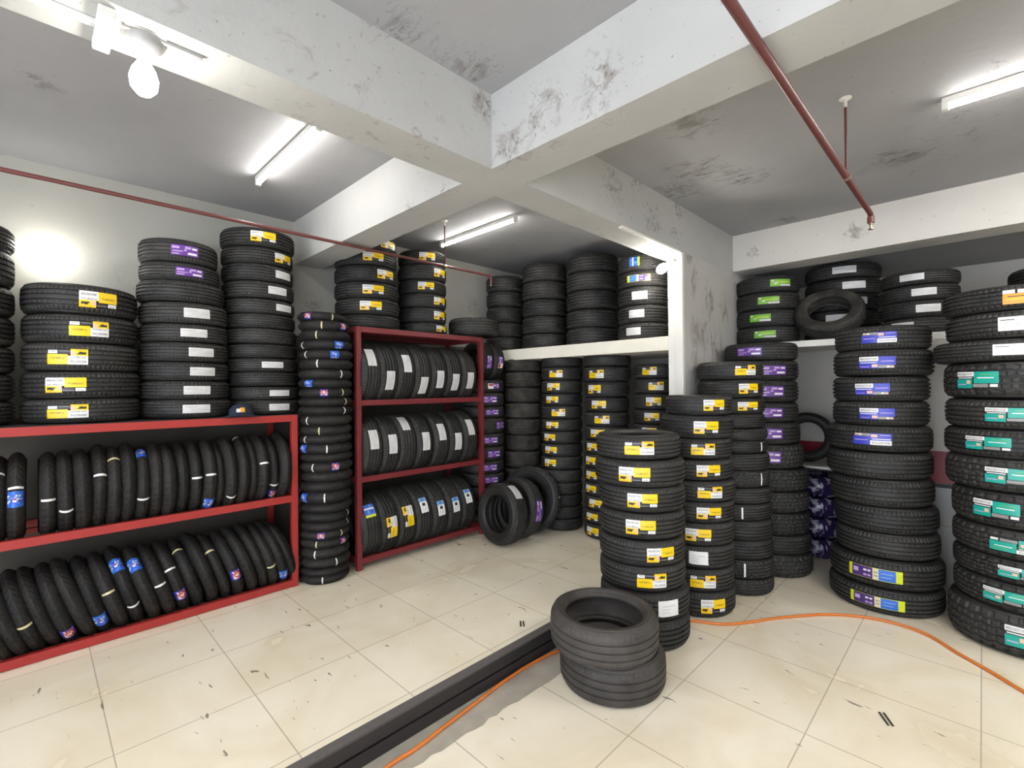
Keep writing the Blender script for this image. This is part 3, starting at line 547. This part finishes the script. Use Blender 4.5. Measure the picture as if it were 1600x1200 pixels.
  'L1': [[0.242, 4.233, 1.5, 0.153, 0.296, 4.404, 'yellow', 1], [0.242, 4.233, 1.653, 0.169, 0.296, 4.374, 'yellow', 0], [0.24, 4.233, 1.822, 0.177, 0.291, 4.407, 'yellow', 1], [0.239, 4.233, 1.999, 0.177, 0.289, 4.766, 'yellow', 1], [0.236, 4.233, 2.176, 0.189, 0.289, 4.938, 'yellow', 0]],
  'L2': [[0.814, 4.202, 1.5, 0.133, 0.28, 4.726, 'white', 0], [0.805, 4.204, 1.633, 0.133, 0.277, 4.779, 'white', 0], [0.803, 4.204, 1.766, 0.133, 0.275, 4.921, 'white', 0], [0.801, 4.204, 1.899, 0.138, 0.273, 4.903, 'white', 0], [0.798, 4.205, 2.037, 0.129, 0.273, 4.743, 'white', 0], [0.798, 4.205, 2.165, 0.151, 0.273, 4.814, 'white', 0], [0.783, 4.208, 2.317, 0.151, 0.268, 0.0, None, 0], [0.776, 4.209, 2.468, 0.129, 0.246, 4.757, 'purple', 0], [0.769, 4.21, 2.597, 0.165, 0.242, 4.67, 'purple', 0]],
  'L3': [[1.35, 4.209, 1.5, 0.119, 0.268, 4.827, 'white', 0], [1.344, 4.211, 1.619, 0.104, 0.266, 4.862, 'white', 0], [1.34, 4.212, 1.723, 0.114, 0.265, 0.0, None, 0], [1.334, 4.214, 1.836, 0.109, 0.267, 4.703, 'white', 0], [1.332, 4.214, 1.945, 0.109, 0.265, 0.0, None, 0], [1.33, 4.215, 2.054, 0.124, 0.263, 0.0, None, 0], [1.324, 4.217, 2.178, 0.114, 0.26, 0.0, None, 0], [1.32, 4.218, 2.292, 0.119, 0.26, 5.168, 'white', 0], [1.314, 4.22, 2.411, 0.134, 0.262, 4.965, 'white', 0], [1.31, 4.221, 2.545, 0.134, 0.261, 5.199, 'white', 0], [1.307, 4.222, 2.678, 0.134, 0.261, 5.227, 'yellow', 0], [1.312, 4.221, 2.812, 0.148, 0.271, 4.55, 'yellow', 0]],
  'R1': [[2.259, 4.145, 2.235, 0.132, 0.288, 0.0, None, 0], [2.249, 4.15, 2.367, 0.149, 0.293, 4.319, 'yellow', 0], [2.242, 4.153, 2.515, 0.149, 0.29, 4.428, 'yellow', 0], [2.238, 4.156, 2.664, 0.149, 0.284, 4.904, 'yellow', 0], [2.239, 4.155, 2.813, 0.143, 0.285, 4.454, 'yellow', 0], [2.24, 4.155, 2.956, 0.132, 0.285, 5.017, 'yellow', 0]],
  'R2': [[2.846, 4.111, 2.235, 0.113, 0.247, 5.016, 'yellow', 0], [2.844, 4.112, 2.348, 0.151, 0.244, 4.928, 'yellow', 0], [2.845, 4.112, 2.5, 0.139, 0.244, 4.928, 'yellow', 0], [2.846, 4.111, 2.638, 0.139, 0.244, 4.264, 'yellow', 0], [2.847, 4.111, 2.777, 0.152, 0.244, 4.928, 'yellow', 0], [2.847, 4.11, 2.929, 0.145, 0.244, 4.316, 'yellow', 0]],
  'R3': [[3.393, 3.94, 2.25, 0.185, 0.271, 0.0, None, 0]],
  'PUR': [[3.62, 4.074, 0.145, 0.167, 0.24, 0.0, None, 0], [3.621, 4.073, 0.312, 0.16, 0.24, 0.0, None, 0], [3.622, 4.072, 0.472, 0.139, 0.24, 4.537, 'purple', 0], [3.623, 4.072, 0.612, 0.14, 0.24, 4.435, 'purple', 0], [3.624, 4.071, 0.751, 0.14, 0.24, 4.37, 'purple', 0], [3.625, 4.07, 0.891, 0.157, 0.241, 4.571, 'purple', 0], [3.626, 4.069, 1.048, 0.143, 0.241, 4.402, 'purple', 0], [3.626, 4.068, 1.191, 0.175, 0.241, 5.018, 'purple', 0], [3.627, 4.067, 1.366, 0.126, 0.241, 4.467, 'purple', 0], [3.628, 4.067, 1.492, 0.154, 0.241, 4.369, 'purple', 0], [3.629, 4.066, 1.646, 0.136, 0.241, 4.535, 'redpurple', 0]],
  'MOTO': [[1.711, 3.891, 0.145, 0.066, 0.195, [['wb', 4.196]]], [1.711, 3.89, 0.211, 0.061, 0.195, []], [1.711, 3.89, 0.271, 0.076, 0.195, [['wb', 4.749]]], [1.712, 3.89, 0.347, 0.083, 0.195, [['wb', 3.896]]], [1.712, 3.89, 0.43, 0.068, 0.195, [['yb', 3.974], ['mred', 5.134]]], [1.712, 3.89, 0.498, 0.066, 0.195, [['mred', 4.147], ['yb', 5.024]]], [1.713, 3.89, 0.564, 0.071, 0.195, [['yb', 5.449]]], [1.713, 3.89, 0.634, 0.081, 0.195, [['wb', 5.447]]], [1.721, 3.886, 0.715, 0.071, 0.203, []], [1.721, 3.886, 0.786, 0.091, 0.203, [['mblue', 3.347], ['wb', 4.254]]], [1.721, 3.886, 0.877, 0.081, 0.203, []], [1.722, 3.886, 0.958, 0.076, 0.203, []], [1.718, 3.887, 1.033, 0.081, 0.207, [['wb', 3.781], ['mred', 4.652]]], [1.718, 3.887, 1.114, 0.066, 0.208, []], [1.719, 3.887, 1.18, 0.081, 0.208, [['mblue', 3.341], ['wb', 4.346]]], [1.719, 3.887, 1.261, 0.071, 0.208, [['wb', 3.454]]], [1.719, 3.887, 1.331, 0.076, 0.208, [['yb', 4.072]]], [1.72, 3.887, 1.407, 0.081, 0.208, [['wb', 3.554]]], [1.72, 3.886, 1.488, 0.071, 0.208, [['wb', 5.078]]], [1.721, 3.886, 1.559, 0.071, 0.208, [['yb', 5.15]]], [1.721, 3.886, 1.63, 0.076, 0.208, [['mred', 4.232], ['yb', 4.979]]], [1.721, 3.886, 1.706, 0.071, 0.208, [['mblue', 3.614]]], [1.722, 3.886, 1.776, 0.081, 0.208, [['wb', 4.919]]], [1.722, 3.886, 1.857, 0.081, 0.208, [['wb', 3.954]]], [1.723, 3.885, 1.938, 0.076, 0.208, [['mblue', 4.602], ['wb', 3.418]]], [1.723, 3.885, 2.014, 0.076, 0.208, [['mblue', 4.805], ['wb', 3.251]]], [1.716, 3.888, 2.091, 0.081, 0.2, [['yb', 3.956]]], [1.717, 3.888, 2.172, 0.076, 0.2, [['yb', 4.196], ['mred', 5.14]]], [1.699, 3.896, 2.248, 0.066, 0.19, [['mred', 3.689], ['yb', 4.738]]]],
  'L0': [[-0.37, 4.22, 1.5, 0.145, 0.3, 0, None, 0], [-0.37, 4.22, 1.645, 0.16, 0.3, 0, None, 0], [-0.37, 4.22, 1.805, 0.16, 0.3, 0, None, 0], [-0.37, 4.22, 1.965, 0.178, 0.3, 0, None, 0], [-0.37, 4.22, 2.143, 0.175, 0.3, 0, None, 0], [-0.37, 4.22, 2.318, 0.212, 0.3, 0, None, 0], [-0.37, 4.22, 2.53, 0.146, 0.3, 0, None, 0]],
  'RA': {'rows': [[2.072, [['white', -0.524]]], [2.246, [['white', 0.227]]], [2.425, [['white', -0.349]]], [2.608, [['white', 0.401]]], [2.794, [['white', 0.175]]], [2.983, [['white', 0.279]]], [3.175, [['white', 0.209]]]], 'yc': 4.02, 'zs': 1.545, 'R': 0.285, 'W': 0.185, 'tilt': 0},
  'RB': {'rows': [[2.086, [['white', -0.314]]], [2.268, [['white', -0.122]]], [2.434, [['white', -0.838]]], [2.624, [['white', -0.105]]], [2.819, [['white', -0.384]]], [3.01, [['white', 0.017]]], [3.186, [['white', -0.454]]]], 'yc': 4.02, 'zs': 0.885, 'R': 0.285, 'W': 0.185, 'tilt': 0},
  'RC': {'rows': [[2.07, [['bluebox', -0.628]]], [2.25, [['yellow', 0.052]]], [2.429, [['yellow', -0.192]]], [2.611, [['sky', -0.436]]], [2.797, [['sky', -0.209]]], [2.978, [['sky', -0.209]]], [3.153, [['sky', -0.419]]]], 'yc': 4.02, 'zs': 0.19, 'R': 0.285, 'W': 0.19, 'tilt': 0.06},
  'KA': {'rows': [[-0.14, [['wb', -0.768]]], [-0.064, [['wb', -0.349], ['mblue', -0.105]]], [0.068, [['wb', -0.017]]], [0.143, [['wb', 0.297]]], [0.218, []], [0.294, [['wb', -0.401]]], [0.366, [['yb', -0.855]]], [0.434, []], [0.507, [['mblue', -1.1], ['wb', 0.244]]], [0.58, []], [0.645, []], [0.723, []], [0.804, [['wb', -0.087]]], [0.88, [['wb', -0.157], ['mblue', 0.698]]], [0.946, []], [1.01, [['wb', 0.593]]], [1.089, [['wb', -1.379]]], [1.162, []], [1.228, [['wb', -0.279]]], [1.309, [['wb', 0.401], ['mred', 0.75]]], [1.384, []]], 'yc': 4.075, 'zs': 0.805, 'R': 0.265, 'W': 0.085, 'tilt': 0},
  'KB': {'rows': [[-0.169, []], [-0.103, []], [-0.034, [['yb', 0.07]]], [0.036, []], [0.11, [['mred', 0.593]]], [0.187, []], [0.266, [['mblue', 0.454]]], [0.349, [['yb', -0.227]]], [0.432, [['mblue', -0.803], ['wb', 0.297]]], [0.519, [['mblue', -0.785]]], [0.599, [['wb', -0.122]]], [0.682, [['wb', -0.454], ['mred', 0.314]]], [0.768, [['yb', -0.977]]], [0.854, []], [0.94, [['yb', -0.716]]], [1.024, [['mred', 0.087]]], [1.107, []], [1.189, []], [1.264, [['yb', 0.122]]], [1.333, [['mblue', 0.541]]], [1.399, []]], 'yc': 4.075, 'zs': 0.14, 'R': 0.265, 'W': 0.085, 'tilt': 0.33},
}

DESC = {
 'S1': ('the front stack behind the worn pair', 'front stack of yellow-stickered tires'),
 'S2': ('the stack right behind the front stack', 'second stack of yellow-stickered tires'),
 'S3': ('the slim stack left of the purple-stickered one', 'slim stack with white bands'),
 'S4': ('the purple-stickered stack left of the alcove', 'stack topped with purple stickers'),
 'S5': ('the tall blue-stickered stack at right', 'tall stack with blue stickers'),
 'S6': ('the teal-stickered stack at the right edge', 'stack of wide tires with teal stickers'),
 'N1': ('the dusty stack inside the niche', 'dusty stack in the niche'),
 'N2': ('the niche stack right of the dusty one', 'niche stack right of the dusty one'),
 'N3': ('the middle niche stack with stickers to the floor', 'middle niche stack'),
 'N4': ('the niche stack beside the white post', 'niche stack beside the white post'),
 'M1': ('the leftmost stack on the white slab', 'leftmost stack on the slab'),
 'M2': ('the second stack from left on the slab', 'second stack on the slab'),
 'M3': ('the third stack from left on the slab', 'third stack on the slab'),
 'M4': ('the slab stack beside the post bulb', 'rightmost stack on the slab'),
 'U1': ('the green-stickered stack on the loft', 'green-stickered stack on the loft'),
 'U2': ('the loft stack behind the leaning tire', 'loft stack behind the leaning tire'),
 'U3': ('the rightmost white-tagged stack on the loft', 'right stack on the loft'),
 'L0': ('the stack cut off by the left edge', 'stack at the left edge'),
 'L1': ('the widest stack on the left rack', 'widest stack on the left rack'),
 'L2': ('the middle stack on the left rack', 'middle stack on the left rack'),
 'L3': ('the tall stack at the left rack end', 'tall stack at the left rack end'),
 'R1': ('the left stack on the tall red rack', 'left stack on the tall rack'),
 'R2': ('the right stack on the tall red rack', 'right stack on the tall rack'),
 'R3': ('', ''),
 'PUR': ('the purple-stickered stack behind the tall rack', 'purple-stickered stack beside the tall rack'),
}
rj = random.Random(11)
for key, (desc, grp) in DESC.items():
    rows = DATA[key]
    for i, (x, y, z, w, r, ang, mk, fl) in enumerate(rows):
        kind = 'rib'; rub = M['rub']; side = M['rubs']
        if key == 'S6' and i in (0, 1, 2, 3, 4, 5, 8): kind = 'block'
        if key == 'S4' and i in (2, 3, 4, 5, 0): kind = 'block'
        if key == 'S3' and i in (0, 1, 6): kind = 'block'
        if key == 'N1': rub = M['rubd']; kind = 'block' if i % 3 == 1 else 'rib'
        if key[0] == 'M' and i % 2: kind = 'rib'
        last = i == len(rows) - 1
        pos = 'top' if last else ORD[i]
        if key == 'R3': lab = 'plain black tire lying on the right end of the tall rack'
        else: lab = '%s tire, %s in %s' % (SN[mk], pos if last or i == 0 else pos + ' up', desc)
        cz = z + w / 2
        rot = Euler((rj.uniform(-.009, .009), rj.uniform(-.009, .009), 0)).to_matrix().to_4x4()
        spin = Matrix.Rotation(rj.uniform(0, 6.28), 4, 'Z')
        m4 = Matrix.Translation((x, y, cz)) @ rot
        marks = [(mk, ang + 0.0, fl)] if mk else []
        tire(m4, r, w * .985, kind, rub, lab, 'tire', grp or None, marks, side=side)
# the two worn tires on the floor
WP = 'worn pair on the floor'
tire(Matrix.Translation((2.388, 1.560, .103)) @ Matrix.Rotation(.4, 4, 'Z'), .303, .205, 'worn', M['rubw'], 'worn grey tire lying flat on the floor, lower of the loose pair', 'tire', WP, [], side=M['rubw'])
tire(Matrix.Translation((2.352, 1.592, .308)) @ Euler((.012, -.01, 1.1)).to_matrix().to_4x4(), .310, .205, 'worn', M['rubw'], 'worn grey tire with open hole, upper of the loose floor pair', 'tire', WP, [], side=M['rubw'])

# motorcycle tires piled between the racks
rows = DATA['MOTO']
for i, (x, y, z, w, r, marks) in enumerate(rows):
    m0 = marks[0][0] if marks else None
    lab = '%s motorcycle tire, %s in the column between the racks' % (SN[m0], ('top' if i == len(rows) - 1 else ORD[i] + (' up' if i else '')))
    m4 = Matrix.Translation((x + rj.uniform(-.006, .006), y + rj.uniform(-.006, .006), z + w / 2)) @ Euler((rj.uniform(-.02, .02), rj.uniform(-.02, .02), 0)).to_matrix().to_4x4()
    tire(m4, r, w * 1.04, 'moto', M['rubm'], lab, 'tire', 'motorcycle tire column', [(k, a, 0) for k, a in marks], name='motorcycle_tire', side=M['rubm'])

# upright rows in the racks: axis along +X (leaned by tilt), stickers face the room
def row(key, kind, rub, side, name, labf, grp, jit=.0):
    d = DATA[key]; t = d['tilt']; R = d['R']; Wd = d['W']
    for i, (x, marks) in enumerate(d['rows']):
        tt = t + (rj.uniform(-jit, jit)); r = R * (1 + (rj.uniform(-.035, .035) if jit else rj.uniform(-.01, .01)))
        ax = Vector((math.cos(tt), 0, math.sin(tt))); fr = Vector((0, -1, 0)); oy = ax.cross(fr)
        rot = Matrix((fr, oy, ax)).transposed().to_4x4()
        half = Wd / 2
        zc = d['zs'] + r * math.cos(tt) + half * .75 * abs(math.sin(tt))
        m4 = Matrix.Translation((x, d['yc'] + (rj.uniform(-.012, .03) if jit else 0), zc)) @ rot
        mk = marks[0][0] if marks else None
        tire(m4, r, Wd, kind, rub, labf(i, SN[mk]), 'tire', grp, [(k, a, 0) for k, a in marks], name=name, side=side)
OL = ['first'] + ORD[1:28]
row('RA', 'rib', M['rub'], M['rubs'], 'car_tire', lambda i, s: '%s upright tire, %s from left on the tall rack upper shelf' % (s, OL[i]), 'upper shelf of the tall rack')
row('RB', 'rib', M['rub'], M['rubs'], 'car_tire', lambda i, s: '%s upright tire, %s from left on the tall rack middle shelf' % (s, OL[i]), 'middle shelf of the tall rack')
row('RC', 'rib', M['rub'], M['rubs'], 'car_tire', lambda i, s: '%s upright tire, %s from left on the tall rack bottom shelf' % (s, OL[i]), 'bottom shelf of the tall rack')
nA = len(DATA['KA']['rows']); nB = len(DATA['KB']['rows'])
def ordr(i, n): return 'rightmost' if i == n - 1 else OL[n - 1 - i] + ' from right'
row('KA', 'moto', M['rubm'], M['rubm'], 'motorcycle_tire', lambda i, s: '%s motorcycle tire, %s on the left rack upper shelf' % (s, ordr(i, nA)), 'upper shelf of the left rack', .03)
row('KB', 'moto', M['rubm'], M['rubm'], 'motorcycle_tire', lambda i, s: '%s motorcycle tire, %s on the left rack bottom shelf' % (s, ordr(i, nB)), 'bottom shelf of the left rack', .03)

def axis_tire(c, axis, front, r, w, kind, rub, side, label, marks, name='car_tire', grp=None):
    ax = Vector(axis).normalized(); fr = Vector(front); fr = (fr - ax * fr.dot(ax)).normalized(); oy = ax.cross(fr)
    tire(Matrix.Translation(c) @ Matrix((fr, oy, ax)).transposed().to_4x4(), r, w, kind, rub, label, 'tire', grp, marks, name=name, side=side)
# three tires leaning on the platform in front of the niche
axis_tire((3.30, 3.42, .145 + .300), (-1, .06, .10), (0, -1, 0), .30, .19, 'rib', M['rub'], M['rubs'], 'upright tire with open hole at the front of the leaning trio', [('white', .95, 0)], grp='leaning tires by the niche')
axis_tire((3.56, 3.46, .145 + .302), (-1, .0, .16), (0, -1, 0), .305, .19, 'rib', M['rub'], M['rubs'], 'purple-stickered upright tire, middle of the leaning trio', [('purple', .05, 0)], grp='leaning tires by the niche')
axis_tire((3.80, 3.50, .145 + .345), (-1, -.25, .20), (0, -1, 0), .35, .13, 'block', M['rub'], M['rubs'], 'largest upright tire with tan bands behind the leaning trio front', [('yb', .2, 0)], grp='leaning tires by the niche')
# two upright tires above the purple stack, just under the slab edge
axis_tire((3.53, 4.05, 1.785 + .215), (-1, 0, -.0), (0, -1, 0), .215, .15, 'rib', M['rub'], M['rubs'], 'left upright tire on top of the purple-stickered stack', [('purple', -.1, 0)], grp='upright tires over the purple stack')
axis_tire((3.70, 4.05, 1.785 + .215), (-1, 0, -.0), (0, -1, 0), .215, .15, 'rib', M['rub'], M['rubs'], 'right upright tire on top of the purple-stickered stack', [('redpurple', -.1, 0)], grp='upright tires over the purple stack')
# on the loft and in the alcove
axis_tire((5.37, 1.04, 2.12 + .262), (-.74, -.1, .62), (0, -1, .2), .285, .16, 'rib', M['rub'], M['rubd'], 'grey tire leaning back with open hole on the loft edge', [])
axis_tire((5.62, 1.29, .915 + .25), (-1, -.1, .12), (0, -1, 0), .25, .13, 'rib', M['rub'], M['rubs'], 'upright tire on the narrow shelf in the alcove', [])
for k_ in range(3):
    axis_tire((5.62, -.45, 2.12 + .08 + .158 * k_), (0, 0, 1), (-1, 0, 0), .30, .155, 'rib', M['rub'], M['rubs'], 'dark tire low on the loft behind the right-edge stack, %s up' % ('lowest', 'second', 'third')[k_], [], grp='far loft tires')

# ---------------------------------------------------------------- wrapped tires in the alcove
mw_, nt, b = new_mat('printed_wrapping_film')
N = nt.nodes; L = nt.links
tc = N.new('ShaderNodeTexCoord'); n = N.new('ShaderNodeTexNoise'); n.inputs['Scale'].default_value = 6; n.inputs['Detail'].default_value = 2; n.inputs['Distortion'].default_value = 2
L.new(tc.outputs['Object'], n.inputs['Vector']); cr = N.new('ShaderNodeValToRGB'); L.new(n.outputs['Fac'], cr.inputs[0])
cr.color_ramp.elements[0].color = rgb('#2a1d4a'); cr.color_ramp.elements[0].position = .50; cr.color_ramp.elements[1].color = rgb('#a9abb8'); cr.color_ramp.elements[1].position = .60
L.new(cr.outputs[0], b.inputs['Base Color']); b.inputs['Roughness'].default_value = .22
bp = N.new('ShaderNodeBump'); bp.inputs['Strength'].default_value = .8; bp.inputs['Distance'].default_value = .02; L.new(n.outputs['Fac'], bp.inputs['Height']); L.new(bp.outputs[0], b.inputs['Normal'])
for k_ in range(4):
    mb = MB(); prof = []
    for j in range(21):
        a = 2 * PI * j / 20; prof.append((.195 + .085 * math.cos(a), .0985 + .0975 * math.sin(a)))
    mb.lathe(prof, 64); rr = random.Random(k_)
    for v in mb.bm.verts:
        th = math.atan2(v.co.y, v.co.x); f = 1 + .02 * math.sin(th * 9 + v.co.z * 40 + k_) + .012 * rr.uniform(-1, 1); v.co.x *= f; v.co.y *= f
    o = mb.obj('wrapped_tire', [mw_], smooth=True, angle=3.0); o.location = (5.62, 1.20, .20 * k_ + .002)
    tag(o, 'tire wrapped in purple and silver film, %s in the alcove pile' % ('bottom', 'second up', 'third up', 'top')[k_], 'wrapped tire', 'wrapped tires in the alcove')

# ---------------------------------------------------------------- racks
def rack(name, label, x0, x1, y0, y1, levels, ztop, mat, bh, post=.045, zb=ZP):
    t = empty(name, ((x0 + x1) / 2, (y0 + y1) / 2, zb), label, 'rack'); ox, oy = (x0 + x1) / 2, (y0 + y1) / 2
    for x in (x0, x1 - post):
        for y in (y0, y1 - post):
            MB().box((x - ox, y - oy, 0), (x + post - ox, y + post - oy, ztop - zb), .003).obj('post', [mat], t)
    for z in levels:
        for y in (y0 + .003, y1 - post + .003):
            MB().box((x0 + post - ox, y - oy, z - bh - zb), (x1 - post - ox, y + .04 - oy, z - zb), .003).obj('shelf_beam', [mat], t)
        for x in (x0 + .003, x1 - post + .003):
            MB().box((x - ox, y0 + post - oy, z - bh - zb), (x + .04 - ox, y1 - post - oy, z - zb), .003).obj('end_beam', [mat], t)
        s_ = MB()
        top_ = z > ztop - .01
        for yy in ((y0 + .06, y0 + .21, y0 + .36, y1 - .10) if top_ else (y0 + .325,)):
            s_.box((x0 + .045 - ox, yy - oy, z - (.022 if top_ else .045) - zb), (x1 - .045 - ox, yy + .04 - oy, z - (.002 if top_ else .012) - zb))
        s_.obj('shelf_rail', [mat], t)
rack('low_red_rack', 'bright red steel rack full of motorcycle tires at left', -1.6, 1.485, 3.865, 4.45, (.20, .865, 1.497), 1.497, M['red1'], .052)
rack('tall_red_rack', 'dark red three-shelf steel rack holding upright car tires', 1.945, 3.395, 3.785, 4.40, (.245, .94, 1.60, 2.233), 2.233, M['red2'], .048)
# dusty boards lying on the rack tops keep the piles level
for nm, a_, b_, lb in (('rack_board', (-1.59, 3.87, 1.4975), (1.48, 4.445, 1.4995), 'thin dark sheet on top of the low red rack'), ('rack_board', (1.95, 3.79, 2.2335), (3.39, 4.395, 2.2348), 'thin dark sheet on top of the tall red rack')):
    tag(MB().box(a_, b_).obj(nm, [M['kerb']]), lb, 'board')

# ---------------------------------------------------------------- hose
def catmull(P, n=10):
    P = [Vector(p) for p in P]; Q = [P[0]] + P + [P[-1]]; out = []
    for i in range(1, len(Q) - 2):
        for k in range(n):
            t = k / n; a, b, c, d = Q[i - 1], Q[i], Q[i + 1], Q[i + 2]
            out.append(.5 * ((2 * b) + (c - a) * t + (2 * a - 5 * b + 4 * c - d) * t * t + (3 * b - a - 3 * c + d) * t ** 3))
    out.append(P[-1]); return out
h = catmull([(.35, 1.72, .0105), (.7, 1.83, .0105), (1.096, 1.905, .0105), (1.27, 1.908, .0105), (1.47, 1.93, .0105), (1.67, 1.95, .0105), (1.87, 1.972, .0105), (2.1, 1.98, .0105), (2.32, 1.962, .0105), (2.6, 1.90, .0105), (2.85, 1.82, .0105), (3.1, 1.70, .0105),
             (3.328, 1.515, .0105), (3.44, 1.33, .0105), (3.598, 1.206, .0105), (3.828, 1.062, .0105), (4.107, .841, .0105), (4.252, .633, .0105), (4.291, .455, .0105), (4.24, .281, .0105), (4.074, .12, .0105), (3.948, -.019, .0105), (3.82, -.141, .0105), (3.5, -.45, .0105), (3.0, -.8, .0105)])
hp = MB().tube(h, .0095, 12).obj('air_hose', [M['hose']], smooth=True); tag(hp, 'orange air hose snaking across the tiled floor', 'hose')

# small debris on the floor tiles
dm = plain('dark_scrap', '#3a342c', .8)
for (x, y, z, a, l, lb) in ((2.27, 2.16, ZP, .8, .07, 'small dark rag scrap on the platform near the step'), (3.05, .36, 0, .5, .10, 'pair of dark scuffed slivers on the right floor')):
    mb = MB()
    for q in range(2):
        c_, s_ = math.cos(a + q * .2), math.sin(a + q * .2)
        mb.box((-l / 2, -.006 + q * .02, 0), (l / 2, .004 + q * .02, .004), .001)
    o = mb.obj('floor_scrap', [dm]); o.location = (x, y, z + .001); o.rotation_euler = (0, 0, a); tag(o, lb, 'scrap')

# ---------------------------------------------------------------- navy cap on the low rack
cp = empty('baseball_cap', (1.10, 3.93, 1.50), 'navy cap with orange patch between stacks on the low red rack', 'cap', rz=-1.9)
cr_ = MB().lathe([(.082, 0), (.084, .02), (.078, .05), (.06, .078), (.03, .093), (0, .097)], 32).obj('crown', [M['navy']], cp, smooth=True)
br = MB(); g = []
for i in range(13):
    a = -1.1 + 2.2 * i / 12
    g.append([br.bm.verts.new(((.08 + e * .075 * math.cos(a * .9)) * math.cos(a), (.08 + e * .055) * math.sin(a), .012 - .022 * e * abs(math.sin(a)) + .004 * e + dz)) for e in (0, .5, 1) for dz in (0, .004)])
for i in range(12):
    A, B = g[i], g[i + 1]
    for (p, q) in ((0, 2), (2, 4)):
        br.face((A[p], B[p], B[q], A[q])); br.face((A[p + 1], A[q + 1], B[q + 1], B[p + 1]))
    br.face((A[4], B[4], B[5], A[5]))
br.obj('brim', [M['navy']], cp, smooth=True)
pt = MB(); 
for (a0, a1, z0, z1, mi) in ((-.35, .0, .035, .06, 0), (-.05, .35, .035, .068, 1)):
    pt.mi = mi; n_ = 4
    col = [[pt.bm.verts.new(((.0815 - (z - .03) * .22) * math.cos(a0 + (a1 - a0) * i / n_) * 1.02, (.0815 - (z - .03) * .22) * math.sin(a0 + (a1 - a0) * i / n_) * 1.02, z)) for z in (z0, z1)] for i in range(n_ + 1)]
    for i in range(n_): pt.face((col[i][0], col[i + 1][0], col[i + 1][1], col[i][1]))
pt.obj('patch', [M['pap'], M['ora']], cr_)
